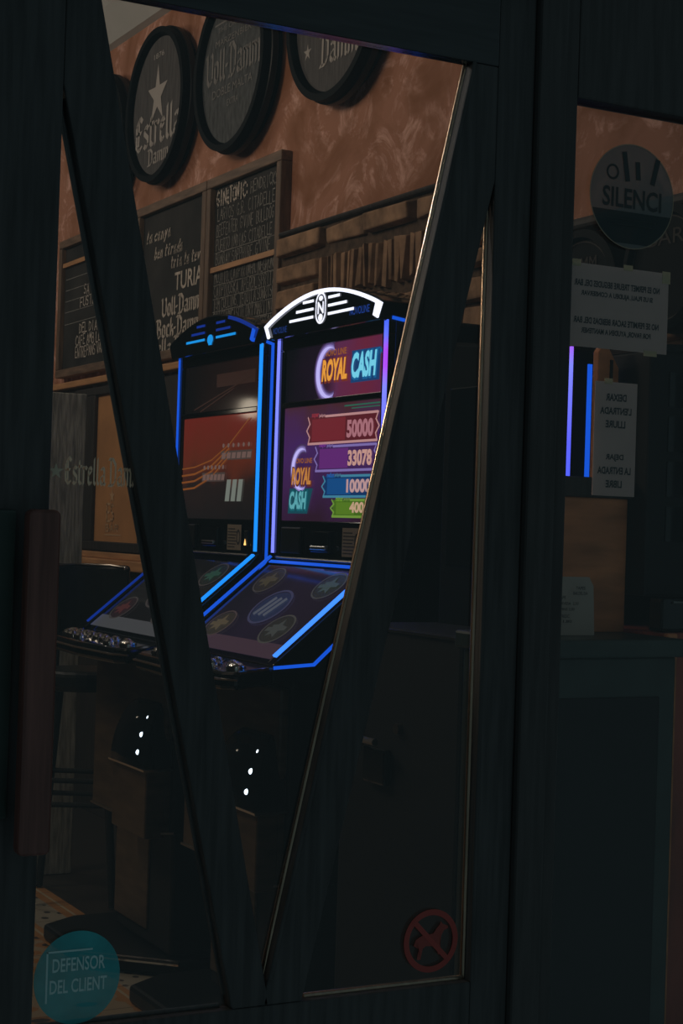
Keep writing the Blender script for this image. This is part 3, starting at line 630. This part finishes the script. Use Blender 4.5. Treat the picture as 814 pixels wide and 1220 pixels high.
    # screens
    if right:
        ub = screen_bg('upper_picture', [(0, (10, 9, 14)), (.32, (26, 14, 28)), (.5, (92, 40, 76)), (.75, (104, 34, 58)), (1, (96, 34, 66))], 'Y', yc+.27, yc-.27)
        lb = screen_bg('lower_picture', [(0, (44, 22, 40)), (.35, (60, 30, 74)), (.65, (66, 34, 90)), (1, (70, 36, 44))], 'Z', 1.32, 1.635)
    else:
        ub = screen_bg('upper_reflection_dim', [(0, (12, 10, 10)), (.5, (26, 15, 13)), (1, (34, 18, 15))], 'Y', yc+.27, yc-.27)  # dim brown glow of the upper screen stands in for a room reflection
        lb = screen_bg('lower_picture_orange', [(0, (24, 20, 20)), (.3, (34, 24, 22)), (.55, (84, 36, 22)), (1, (98, 32, 24))], 'Z', 1.32, 1.635)
    q = MB(); P = pl(-.006); q.face([P.p(-.283, 1.652), P.p(.283, 1.652), P.p(.283, 1.80), P.p(-.283, 1.80)]); us = obj('upper_screen', q, ub, t)
    q = MB(); q.face([P.p(-.283, 1.318), P.p(.283, 1.318), P.p(.283, 1.635), P.p(-.283, 1.635)]); ls = obj('lower_screen', q, lb, t)
    P = pl(-.004)
    if right:
        def moon(cx, cz, r, par):
            for k, (a, b_) in enumerate((((66, 44, 84), 1.22), ((96, 76, 130), 1.14), ((140, 124, 190), 1.07), ((200, 188, 255), 1.0))):
                q = MB(); n = 30
                A = [P.p(cx+r*b_*math.cos(a_), cz+r*b_*math.sin(a_), k*.0006) for a_ in [math.radians(70+220*i/n) for i in range(n+1)]]
                B = [P.p(cx+.22*r+r*.93/b_*math.cos(a_), cz+r*.93/b_*math.sin(a_), k*.0006) for a_ in [math.radians(70+220*i/n) for i in range(n+1)]]
                for i in range(n): q.face([A[i], A[i+1], B[i+1], B[i]])
                obj('moon_glow' if k < 3 else 'moon_picture', q, glow('moon_%d' % k, a, 1), par)
        moon(-.02, 1.722, .070, us)
        def words(par, cx, z1, z2, k, m_sub, m1, m2, m3, dx2=0, z3=None, one=True):
            pass
        GOLD = glow('gold_letters', (240, 160, 60), 1); GOLDD = glow('gold_shadow', (120, 46, 30), 1); CY = glow('cyan_letters', (120, 215, 240), 1); CYD = glow('cyan_shadow', (16, 96, 150), 1); SUB = glow('subtitle_letters', (150, 84, 34), 1)
        GOLD2 = glow('gold_letters_dim', (196, 128, 62), 1); GOLDD2 = glow('gold_shadow_dim', (96, 40, 34), 1); CY2 = glow('cyan_letters_dim', (92, 168, 176), 1); CYD2 = glow('cyan_shadow_dim', (20, 92, 104), 1)
        def txt(par, s, x, z, hgt, wd, m1, m0, name):
            q = MB(); sans(q, P, s, x-.006, z-.006, hgt+.010, wd+.012, .07, .18, h=.002); obj(name+'_shadow', q, m0, par)
            q = MB(); sans(q, P, s, x, z, hgt, wd, .045, .18, h=.003); obj(name, q, m1, par)
        q = MB(); q.face([P.p(.108, 1.685, .0008), P.p(.262, 1.685, .0008), P.p(.268, 1.770, .0008), P.p(.112, 1.770, .0008)]); obj('title_glow', q, glow('title_halo', (20, 62, 112), 1), us)
        txt(us, 'ROYAL', -.055, 1.697, .060, .145, GOLD, GOLDD, 'royal_title'); txt(us, 'CASH', .115, 1.696, .068, .135, CY, CYD, 'cash_title')
        q = MB(); sans(q, P, 'NOVO LINE', -.045, 1.765, .018, .125, .03, h=.001); obj('subtitle', q, SUB, us)
        q = MB(); sans(q, P, 'TM', .253, 1.750, .018, .022, .01, h=.001); obj('trademark', q, CYD, us)
        # lower: four prize bars and the emblem
        bars = [(-.125, .262, 1.530, 1.603, (112, 32, 42), (86, 24, 34), (206, 150, 150), '50000', 'super', (170, 110, 120)),
                (-.075, .258, 1.455, 1.520, (96, 38, 112), (64, 30, 84), (140, 120, 190), '33078', 'mayor', (200, 150, 140)),
                (-.025, .255, 1.385, 1.440, (18, 74, 130), (14, 50, 96), (70, 140, 170), '10000', 'medium', (190, 150, 150)),
                (.030, .250, 1.332, 1.376, (84, 120, 30), (66, 100, 24), (120, 160, 60), '4000', 'minor', (196, 160, 130))]
        for i, (x0, x1, z0, z1, c1, c2, ce, num, nme, cn) in enumerate(bars):
            q = MB(); q.face([P.p(x0, z0, .001), P.p(x1, z0, .001), P.p(x1, z1, .001), P.p(x0, z1, .001)]); br = obj('prize_bar', q, glow('bar_fill_%d' % i, c2, 1), ls)
            q = MB(); xm = x0+(x1-x0)*.55; q.face([P.p(x0+.02, z0+.006, .0015), P.p(xm, z0+.006, .0015), P.p(xm, z1-.006, .0015), P.p(x0+.02, z1-.006, .0015)]); obj('bar_highlight', q, glow('bar_glow_%d' % i, c1, 1), ls)
            q = MB(); w_ = .0065
            seg(q, P, (x0, z0), (x1, z0), w_, .002); seg(q, P, (x0+.10, z1), (x1, z1), w_, .002)
            for sgn, xx in ((1, x0), (-1, x1)):
                hh = (z1-z0)/4; zz = [(xx, z0), (xx+sgn*.008, z0+hh), (xx-sgn*.010, z0+2*hh), (xx+sgn*.008, z0+3*hh), (xx-sgn*.004, z1)]
                for a, b_ in zip(zz, zz[1:]): seg(q, P, a, b_, .005, .002)
            sans(q, P, 'jackpot', x0+.062, z1-.004, .012, .036, .02, h=.002)
            obj('bar_outline', q, glow('bar_edge_%d' % i, ce, .8), ls)
            q = MB(); sans(q, P, nme, x0+.018, z1-.004, .014, .042, .03, h=.002); obj('bar_title', q, glow('bar_name_%d' % i, tuple(min(255, int(v*1.3)) for v in c1), 1), ls)
            q = MB(); sans(q, P, num, x1-.018, z0+.010, (z1-z0)*.66, .026*len(num) if i else .145, .045, h=.003, align='RIGHT'); obj('bar_number', q, glow('bar_digits_%d' % i, cn, 1), ls)
        moon(-.165, 1.462, .058, ls)
        q = MB(); sans(q, P, 'NOVO LINE', -.215, 1.478, .014, .115, .03, h=.001); obj('subtitle', q, SUB, ls)
        txt(ls, 'ROYAL', -.218, 1.418, .048, .118, GOLD2, GOLDD2, 'royal_title')
        q = MB(); q.face([P.p(-.240, 1.338, .0008), P.p(-.12, 1.338, .0008), P.p(-.09, 1.408, .0008), P.p(-.232, 1.408, .0008)]); obj('title_glow', q, glow('title_halo_dim', (18, 70, 82), 1), ls)
        txt(ls, 'CASH', -.228, 1.350, .050, .105, CY2, CYD2, 'cash_title')
        q = MB(); seg(q, P, (.08, 1.626), (.27, 1.626), .004, .001); seg(q, P, (.12, 1.618), (.27, 1.618), .003, .001); obj('credit_line', q, glow('green_line', (40, 96, 78), 1), ls)
    else:
        G = glow('golden_lines', (120, 66, 26), 1)
        q = MB()
        for k in range(4):
            pts = [(-.28, 1.475-.022*k), (-.18, 1.480-.022*k), (-.05, 1.500-.018*k), (.08, 1.545-.012*k), (.22, 1.62-.01*k)]
            for a, b_ in zip(pts[:(5 if k == 0 else 3)], pts[1:]): seg(q, P, a, b_, .006 if k else .004, .001)
        obj('swoosh_lines', q, G, ls)
        for x, z, wd in ((.02, 1.520, .22), (-.12, 1.455, .17)):
            q = MB(); q.face([P.p(x, z-.022, .001), P.p(x+wd, z-.022, .001), P.p(x+wd+.006, z+.006, .001), P.p(x, z+.006, .001)]); obj('prize_plate', q, glow('plate_fill', (66, 54, 50), 1), ls)
            q = MB()
            for k in range(6):
                xx = x+.008+k*wd/6
                q.face([P.p(xx, z-.018, .002), P.p(xx+wd/8, z-.018, .002), P.p(xx+wd/8+.004, z, .002), P.p(xx+.004, z, .002)]); disc(q, P, xx+.012, z+.022, .008, .007, .002, 10)
            obj('prize_symbols', q, glow('plate_symbols', (104, 80, 74), 1), ls)
        q = MB()
        for k in range(3):
            x = .06+k*.043; q.face([P.p(x, 1.372, .001), P.p(x+.030, 1.372, .001), P.p(x+.042, 1.438, .001), P.p(x+.012, 1.438, .001)])
        obj('slash_marks', q, glow('slash_white', (112, 116, 108), 1), ls)
        q = MB()
        for a, b_ in (((-.2, 1.662), (.22, 1.745)), ((-.15, 1.655), (.10, 1.715))): seg(q, P, a, b_, .004, .001)
        q.face([P.p(-.03, 1.725, .0005), P.p(.25, 1.725, .0005), P.p(.25, 1.765, .0005), P.p(-.03, 1.765, .0005)])
        obj('dim_reflection', q, glow('dim_brown_reflection', (44, 24, 18), 1), us)  # reflection streaks and band painted as glow on the dark upper screen
    # panel with note slot, coin slot and paper plate
    P = pl(.004)
    q = nm(); q.box((-.25, 0, 1.226), (-.13, .012, 1.300)); obj('note_acceptor', q, M_SATIN, t, bevel=.004)
    q = nm(); q.box((-.06, 0, 1.232), (.05, .016, 1.292)); na = obj('coin_unit', q, M_BLACK, t, bevel=.005)
    q = nm(); q.box((-.045, .014, 1.240), (.045, .026, 1.252)); obj('coin_lip', q, M_CHROME, na, bevel=.003)
    q = MB(); q.face([P.p(.105, 1.226, .001), P.p(.205, 1.226, .001), P.p(.205, 1.302, .001), P.p(.105, 1.302, .001)]); ip = obj('rules_plate', q, mat('plate_beige', (.26, .21, .15), .6), t)
    q = MB()
    for k in range(7): seg(q, P, (.112, 1.235+k*.009), (.112+.05+.02*((k*37) % 3)/3, 1.235+k*.009), .003, .002)
    ring(q, P, .186, 1.265, .009, .013, .002, 20, 1.8); obj('plate_print', q, M_INK, ip)
    if not right:
        q = nm(); q.box((.232, 0, 1.238), (.256, .008, 1.285)); cs = obj('ticket_slot', q, M_SATIN, t, bevel=.002)
        q = MB(); q.face([P.p(.236, 1.242, .006), P.p(.252, 1.242, .006), P.p(.244, 1.262, .006)]); obj('slot_lamp', q, glow('amber_lamp', (255, 196, 110), 2), cs)
    q = nm(); q.tube([(-.27, .012, 1.213), (.27, .012, 1.213)], .004, 8); obj('ledge_trim', q, M_STEEL, t, smooth=True)
    # lower cabinet, coin tray with hood, pedestal, foot
    q = nm(); q.box((-.300, -.36, .405), (.29, .235, .935)); obj('lower_cabinet', q, M_SATIN, t, bevel=.01)
    q = nm(); q.box((-.296, .235, .412), (.286, .262, .90)); lp = obj('lower_door', q, M_BRONZE, t, bevel=.008)
    q = nm(); q.ribbon([(-.298, .262, .412), (.288, .262, .412), (.30, .23, .412)], .008, (0, 0, 1), .006); obj('door_trim', q, M_STEEL, lp)
    s0, s1 = .02, .29
    q = nm(); q.box((s0, .255, .40), (s1, .315, .592)); ct = obj('coin_tray', q, M_BRONZE, t, bevel=.006)
    q = nm(); q.ribbon([(s0-.004, .322, .594), (s1+.006, .322, .594), (s1+.006, .24, .594)], .012, (0, .2, 1), .006); obj('tray_rim', q, M_CHROME, ct)
    q = nm(); n = 14; prof = [(0.255, .60)]
    rows = []
    for i in range(n+1):
        a = i/n*math.pi/2; dd = .25+.068*math.cos(a); zz = .60+.185*math.sin(a); sh = .085*(1-math.cos(a))
        rows.append([(s0+sh*.9, dd, zz), (s0+sh+.02, dd+.012*math.cos(a), zz), (s1-sh*.5-.02, dd+.012*math.cos(a), zz), (s1-sh*.5, dd, zz), (s1-sh*.5, .24, zz)])
    vv = [[q.V(p) for p in r] for r in rows]
    for A, B in zip(vv, vv[1:]):
        for k in range(4): q.bm.faces.new([A[k], A[k+1], B[k+1], B[k]])
    hood = obj('tray_hood', q, M_BLACK, t, smooth=True)
    for s, d, z in ((.250, .333, .642), (.252, .324, .692), (.248, .303, .738)):  # glowing dots stand in for ceiling spots reflected in the hood
        q = MB(); q.lathe(f((s, d-.012, z)), (-1, 0, .35), [(.0080, 0), (.0075, .008), (.005, .011), (0, .012)], 14); obj('hood_glint', q, glow('hood_glint_glow', (225, 240, 255), 3), hood, smooth=True)
    q = nm(); q.box((-.16, -.30, .06), (.285, .225, .41)); obj('pedestal', q, M_RUBBER, t, bevel=.01)
    q = nm(); q.box((-.15, .222, .10), (.12, .232, .40)); obj('pedestal_door', q, M_BRONZE, t, bevel=.004)
    q = nm(); q.prism([(-.34, -.34, 0), (-.34, .30, 0), (-.26, .42, 0), (.10, .42, 0), (.31, .20, 0), (.31, -.34, 0)], (0, 0, .05)); ft = obj('foot_plate', q, M_SATIN, t, bevel=.012)
    q = nm(); q.tube([(.104, .428, .045), (.316, .206, .045)], .009, 8); obj('foot_trim', q, M_CHROME, ft, smooth=True)
    return t
machine(4.72, 'gaming machine with unlit topper and dull orange screen, left of the ROYAL CASH one', False)
machine(3.985, 'gaming machine with white neon arch and ROYAL CASH screens', True)

# third machine, further along towards the side window, mostly hidden by the door post
def dark_machine():
    yc = 3.16; t = thing('gaming_machine', 'unlit black machine with blue edge strip behind the door post and side window', 'slot machine', (FX, yc, 0), 'gaming machines along the stone wall')
    f = lambda p: (FX-p[1], yc-p[0], p[2]); nm = lambda: MB(f)
    q = nm(); q.prism([(-.24, -.36, .0), (-.24, -.36, 1.735), (-.20, -.36, 1.75), (.27, -.36, 1.70), (.283, -.36, 0)], (0, .36, 0)); obj('cabinet', q, M_MATTE, t, bevel=.01)
    q = nm(); q.box((-.20, 0, 1.22), (.235, .008, 1.64)); sc = obj('dark_screen', q, M_BLACK, t, bevel=.004)
    q = nm(); q.box((-.24, 0, .0), (.27, .25, 1.085)); lc = obj('lower_cabinet', q, M_RUBBER, t, bevel=.01)
    q = nm(); q.ribbon([(-.24, .252, 1.08), (.272, .252, 1.08)], .006, (0, 1, 0), .004); obj('top_trim', q, M_STEEL, lc)
    q = nm(); q.tube([(-.17, .256, .865), (-.165, .285, .845), (-.10, .295, .838), (.0, .295, .838)], .008, 8); obj('tray_lip', q, M_STEEL, lc, smooth=True)
    q = nm(); q.box((-.10, .25, .74), (.0, .27, .82)); obj('lock_plate', q, M_BLACK, lc, bevel=.006)
    q = nm(); q.tube([(.03, .25, .87), (.03, .262, .87)], .012, 14); obj('lock', q, M_STEEL, lc, smooth=True)
    q = nm(); q.ribbon([(.276, .004, 1.70), (.276, .004, 1.20)], .014, (0, 1, 0), .006); obj('front_light_strip', q, N_GRAD, t)
    q = nm(); q.ribbon([(.286, -.036, 1.665), (.286, -.036, 1.20)], .010, (1, 0, 0), .004); obj('flank_light_strip', q, N_BLUE, t)
dark_machine()
pp = thing('wooden_post', 'narrow amber wooden post with pointed top beside the narrow paper notice', 'post', (2.10, 2.75, 1.11))
q = MB(); q.prism([(2.046, 2.735, 1.11), (2.098, 2.735, 1.11), (2.098, 2.735, 1.645), (2.062, 2.735, 1.70), (2.046, 2.735, 1.675)], (0, .02, 0)); obj('post_board', q, M_PANEL, pp, bevel=.003)
q = MB(); q.box((2.074, 2.730, 1.11), (2.079, 2.7355, 1.66)); obj('groove_strip', q, M_DARKWOOD, pp)

# ================================================================== BAR STOOL, PARTITION, AMBER BOARD
def stool():
    cx, cy = 2.02, 5.62
    t = thing('bar_stool', 'tall black bar stool with upholstered back beside the unlit gaming machine', 'stool', (cx, cy, 0))
    a = math.radians(28)
    c, s = math.cos(a), math.sin(a)
    f = lambda p: (cx+p[0]*c+p[1]*s, cy-p[0]*s+p[1]*c, p[2])        # local x right in view, y away
    q = MB(f); n = 10
    pts = []
    for i in range(n+1):
        x = -.135+.27*i/n; pts.append((x, .02-.045*(1-(x/.135)**2)*-1))
    ring_ = [(x, y, 0) for x, y in pts] + [(x, y-.04, 0) for x, y in pts[::-1]]
    q.prism([(x, y, .90) for x, y, _ in ring_], (0, 0, .245)); obj('backrest', q, M_LEATHER, t, bevel=.014, seg=3)
    q = MB(f); q.tube([(-.125, -.022, 1.138), (-.06, .022, 1.144), (.06, .022, 1.144), (.125, -.022, 1.138)], .004, 8); obj('back_trim', q, M_STEEL, t, smooth=True)
    q = MB(f); q.prism([(.15*math.cos(k*math.pi/12), -.15+.15*math.sin(k*math.pi/12), .72) for k in range(24)], (0, 0, .07)); obj('seat', q, M_LEATHER, t, bevel=.02, seg=3)
    for sx in (-1, 1):
        q = MB(); q.lathe(f((sx*.122, -.035, 1.136)), (0, -1, .3), [(.007, -.004), (.007, .004), (.004, .008), (0, .009)], 12); obj('back_stud', q, M_CHROME, t, smooth=True)
        q = MB(f); q.tube([(sx*.115, -.01, .95), (sx*.115, -.02, .74)], .013, 8); obj('back_post', q, M_RUBBER, t, smooth=True)
    for sx, sy in ((-1, -1), (1, -1), (-1, 1), (1, 1)):
        q = MB(f); q.tube([(sx*.09, -.15+sy*.09, .73), (sx*.15, -.15+sy*.15, .005)], [.017, .013], 10); obj('leg', q, M_RUBBER, t, smooth=True)
    for z, k in ((.34, .122), (.42, .115)):
        for p0, p1 in (((-k, -.15-k), (k, -.15-k)), ((k, -.15-k), (k, -.15+k)), ((k, -.15+k), (-k, -.15+k)), ((-k, -.15+k), (-k, -.15-k))):
            q = MB(f); q.tube([(*p0, z), (*p1, z)], .009, 8); obj('foot_rail', q, M_RUBBER, t, smooth=True)
stool()
q = bx((1.92, 5.875, 0), (2.072, 5.915, 1.765)); pt = obj('partition_post', q, M_GREY, bevel=.004, origin=(2.02, 5.895, 0)); tag(pt, 'grey weathered wooden partition post behind the bar stool', 'partition')
def amber():
    y0, y1, z0, z1 = 6.55, 7.12, 1.21, 1.862
    t = thing('wall_panel', 'amber panel in a broad dark frame below the chalkboards', 'panel', (WX-.03, (y0+y1)/2, z0))
    x = WX-.025
    obj('panel', bx((x-.012, y0, z0), (x, y1, z1)), M_AMBER, t)
    for a, b in (((y0-.03, z1), (y1+.26, z1+.035)), ((y0-.03, z0-.04), (y1+.26, z0)), ((y1, z0), (y1+.26, z1)), ((y0-.03, z0), (y0, z1))):
        obj('frame_bar', bx((x-.03, a[0], a[1]), (x, b[0], b[1])), M_DARKWOOD, t, bevel=.004)
    q = MB(); pl = WALLP(y1, z0, x-.014); W = y1-y0
    star(q, pl, .22, .20, .035); chalk(q, pl, 'ES', .16, .09, .075, .10, .010); chalk(q, pl, 'BAR', .15, .045, .03, .17, .006); seg(q, pl, (.14, .03), (.34, .03), .005)
    obj('lettering', q, mat('amber_print', (.62, .40, .22), .7), t)
amber()

# ================================================================== THINGS BEHIND THE SIDE WINDOW
def round_sign(y, z, r, label, text):
    t = thing('round_sign', label, 'wall sign', (WX-.07, y, z), 'dark round signs behind the side window'); x = WX-.08
    q = MB(); q.lathe((x, y, z), (-1, 0, 0), [(0, 0), (r, 0), (r, .05), (r-.02, .055), (r-.025, .04), (0, .04)], 56); obj('disc', q, M_DRUM, t, smooth=True)
    q = MB(); pl = WALLP(y, z, x-.042)
    sans(q, pl, text, 0, .055, .035, .13, .0, align='CENTER'); ring(q, pl, 0, 0, r*.80, r*.82, 0, 40); obj('lettering', q, M_PRINTFAINT, t)
round_sign(3.40, 1.905, .160, 'dark round sign with faded lettering between the round sticker and the paper notice', 'DAMM')
round_sign(3.07, 1.93, .15, 'dark round sign cut by the right edge, beside the paper notice', 'BAR')
ctr = thing('counter', 'low dark counter under the side window', 'counter', (1.95, 2.62, 0))
obj('counter_top', bx((1.75, 2.50, 1.075), (2.10, 2.78, 1.110)), M_COUNTER, ctr, bevel=.006)
obj('counter_front', bx((1.76, 2.52, 0), (2.09, 2.76, 1.075)), M_COUNTER, ctr, bevel=.004)
q = MB(); q.box((1.80, 2.515, .14), (2.05, 2.522, 1.0)); obj('door_panel', q, M_SATIN, ctr, bevel=.003)
wb = thing('wooden_partition', 'brown wooden upstand with dark cap at the back of the counter', 'partition', (1.95, 2.70, 1.11))
obj('board', bx((1.78, 2.690, 1.11), (2.096, 2.715, 1.378)), M_PANEL, wb, bevel=.003)
obj('cap_rail', bx((1.775, 2.680, 1.378), (2.10, 2.725, 1.418)), M_DARKWOOD, wb, bevel=.004)
pn = thing('price_card', 'white price card with a clipped corner standing on the dark counter', 'card', (1.93, 2.60, 1.11))
q = MB(); q.prism([(1.85, 2.605, 1.1105), (1.958, 2.605, 1.1105), (1.958, 2.612, 1.205), (1.948, 2.613, 1.222), (1.85, 2.613, 1.222)], (0, .0015, 0)); obj('card', q, M_PAPER, pn)
q = MB(); pl = STREET(1.85, 1.11, 2.600)
for s, x, z, hh, ww in (('TAPES', .058, .088, .006, .022), ('BAR DEL DIA', .052, .078, .006, .034), ('CAFE', .015, .070, .006, .020), ('CERVESA  2,50', .015, .058, .006, .050), ('VINS 2,00', .022, .047, .006, .034), ('REFRESC', .015, .034, .006, .030), ('1,80', .03, .024, .006, .02)):
    sans(q, pl, s, x, z, hh, ww, .015)
obj('lettering', q, M_INK, pn)
cab = thing('wall_cabinet', 'dark glazed cabinet at the right edge behind the side window', 'cabinet', (2.22, 2.75, 1.12))
obj('cabinet_body', bx((2.103, 2.64, 1.185), (2.40, 2.82, 1.675)), M_RUBBER, cab, bevel=.005)
q = MB(); q.prism([(2.103, 2.64, 1.675), (2.40, 2.64, 1.675), (2.40, 2.64, 1.705), (2.13, 2.64, 1.69)], (0, .18, 0)); obj('cornice', q, M_RUBBER, cab, bevel=.003)
for z in (1.33, 1.42, 1.51, 1.60):
    obj('pane', bx((2.150, 2.636, z-.035), (2.37, 2.640, z+.035)), M_BLACK, cab)
rb = thing('wooden_base_unit', 'red-brown wooden base unit at the right edge beside the counter', 'cabinet', (2.25, 2.7, 0))
obj('base_body', bx((2.11, 2.58, 0), (2.36, 2.84, 1.116)), M_RED, rb, bevel=.005)
obj('corner_post', bx((2.105, 2.566, 0), (2.132, 2.58, 1.116)), M_PANEL, rb, bevel=.004)
sp = thing('black_box', 'small black box on the red-brown unit below the glazed cabinet', 'box', (2.15, 2.60, 1.117))
obj('box_body', bx((2.108, 2.585, 1.1165), (2.19, 2.635, 1.184)), M_BLACK, sp, bevel=.008)
q = MB(); q.tube([(2.13, 2.583, 1.176), (2.155, 2.583, 1.176)], .003, 8); obj('box_glint_trim', q, M_STEEL, sp)

# ================================================================== THINGS STUCK ON THE GLASS
GYS = YD+.001                                # street face of the panes
def sticker(name, label, cat, cx, cz, loc_y=GYS):
    return thing(name, label, cat, (cx, loc_y, cz))
# round SILENCI sticker
t = sticker('silence_sticker', 'round grey SILENCI sticker at the top of the side window', 'sticker', 1.858, 1.912)
P = STREET(1.858, 1.912, GYS-.0012)
q = MB(); disc(q, P, 0, 0, .094, .094, 0, 64); obj('sticker_film', q, mat('grey_film', (.135, .14, .14), .6, alpha=.86), t)
q = MB(); q.face([P.p(-.09, -.028, .0004), P.p(.09, -.028, .0004), P.p(.075, -.057, .0004), P.p(-.075, -.057, .0004)]); q.face([P.p(-.075, -.057, .0004), P.p(.075, -.057, .0004), P.p(.04, -.085, .0004), P.p(-.04, -.085, .0004)]); obj('dark_band', q, mat('dark_film', (.03, .045, .048), .6, alpha=.75), t)
q = MB(); ring(q, P, 0, 0, .0925, .0942, .0006, 64); obj('sticker_edge', q, mat('film_edge', (.30, .23, .16), .5), t)
q = MB(); sans(q, P, 'SILENCI', 0, -.022, .036, .132, .02, align='CENTER', h=.0008)
for a, b in (((-.012, .03), (-.02, .075)), ((.045, .03), (.055, .07)), ((.012, .035), (.010, .06))): seg(q, P, a, b, .011, .0008)
ring(q, P, -.045, .04, .010, .014, .0008, 20)
for y_, w_ in ((-.042, .11), (-.052, .09)): seg(q, P, (-w_/2, y_), (w_/2, y_), .002, .0008)
obj('lettering', q, mat('film_ink', (.035, .042, .043), .6), t)
# notices (ink seen from behind, so mirrored)
def notice(label, x0, x1, z0, z1, rows, tapes):
    t = thing('paper_notice', label, 'notice', ((x0+x1)/2, YD+.006, z0), 'paper notices taped inside the side window')
    y = YD+.0075
    q = MB(); q.box((x0, y, z0), (x1, y+.0006, z1)); obj('sheet', q, M_PAPER2, t)
    q = MB(); P = Plane(((x0+x1)/2, y-.0005, z0), (-1, 0, 0), (0, 0, 1)); P.n = Vector((0, -1, 0))
    for s, z, hh, ww in rows: sans(q, P, s, 0, z, hh, ww, .03, align='CENTER')
    obj('lettering', q, M_INK, t)
    for x, z, w_, h_ in tapes: obj('tape', bx((x, y-.0009, z), (x+w_, y-.0003, z+h_)), M_TAPE, t)
notice('wide white paper notice with two mirrored paragraphs under the round sticker', 1.722, 1.953, 1.636, 1.784,
       [('NO ES PERMET TREURE BEGUDES DEL BAR', .108, .0115, .19), ('SI US PLAU, AJUDEU A CONSERVAR', .089, .0115, .16), ('NO SE PERMITE SACAR BEBIDAS DEL BAR', .042, .0115, .19), ('POR FAVOR, AYUDEN A MANTENER', .023, .0115, .155)],
       [(1.725, .0+1.778, .03, .012), (1.85, 1.780, .02, .010), (1.938, 1.765, .018, .022), (1.90, 1.630, .03, .010)])
notice('narrow white paper notice with mirrored words LLIURE and LIBRE', 1.795, 1.889, 1.374, 1.578,
       [('DEIXAR', .170, .013, .046), ("L'ENTRADA", .146, .013, .070), ('LLIURE', .122, .013, .044), ('DEJAR', .062, .013, .040), ('LA ENTRADA', .039, .013, .074), ('LIBRE', .015, .013, .036)],
       [(1.815, 1.574, .018, .010)])
# no-dogs sticker
t = sticker('no_dogs_sticker', 'red ring no dogs sticker low on the door glass', 'sticker', 1.484, .612)
P = STREET(1.484, .612, GYS-.0012); MR = mat('red_film', (.36, .05, .04), .6); MR2 = mat('dark_red_film', (.28, .045, .035), .6)
q = MB(); ring(q, P, 0, 0, .043, .053, 0, 56); obj('ring', q, MR, t)
q = MB(); seg(q, P, (-.033, .033), (.033, -.033), .009, .0006); obj('slash', q, MR, t)
dog = [(-.034, -.006), (-.030, .004), (-.018, .010), (.004, .012), (.010, .020), (.016, .026), (.018, .032), (.022, .027), (.032, .023), (.033, .019), (.025, .016), (.020, .008), (.018, -.006), (.020, -.024), (.014, -.024), (.011, -.010), (-.010, -.008), (-.016, -.012), (-.020, -.030), (-.027, -.030), (-.024, -.012)]
q = MB(); q.face([P.p(x, y, .0003) for x, y in dog]); bmesh.ops.triangulate(q.bm, faces=q.bm.faces[:]); obj('dog_silhouette', q, MR2, t)
# teal sticker
t = sticker('round_sticker', 'round teal DEFENSOR DEL CLIENT sticker at the bottom of the door glass', 'sticker', .857, .612)
P = STREET(.861, .612, GYS-.0012)
q = MB(); disc(q, P, 0, 0, .068, .070, 0, 56); obj('sticker_film', q, mat('teal_film', (.030, .33, .36), .55, alpha=.85, noise=.25, scale=14), t)
q = MB(); sans(q, P, 'DEFENSOR', .002, .010, .021, .083, .015, align='CENTER', h=.0006); sans(q, P, 'DEL CLIENT', .002, -.022, .021, .090, .015, align='CENTER', h=.0006)
seg(q, P, (-.048, .041), (.022, .041), .0028, .0006); seg(q, P, (-.048, .041), (-.048, -.034), .0028, .0006); obj('lettering', q, mat('pale_teal_print', (.42, .62, .62), .6), t)
# beer lettering on the glass
t = sticker('glass_lettering', 'pale blackletter Estrella Damm lettering with a star on the door glass', 'lettering', .88, 1.354)
P = STREET(.80, 1.354, GYS-.0008); q = MB(); star(q, P, .001, .018, .013); obj('star', q, mat('pale_vinyl', (.6, .54, .40), .7, alpha=.8), t)
q = MB(); blackletter(q, P, 'Estrella Damm', .014, 0, .040, .122, 1.1); obj('lettering', q, mat('cream_vinyl', (.95, .66, .46), .7, alpha=.9), t)
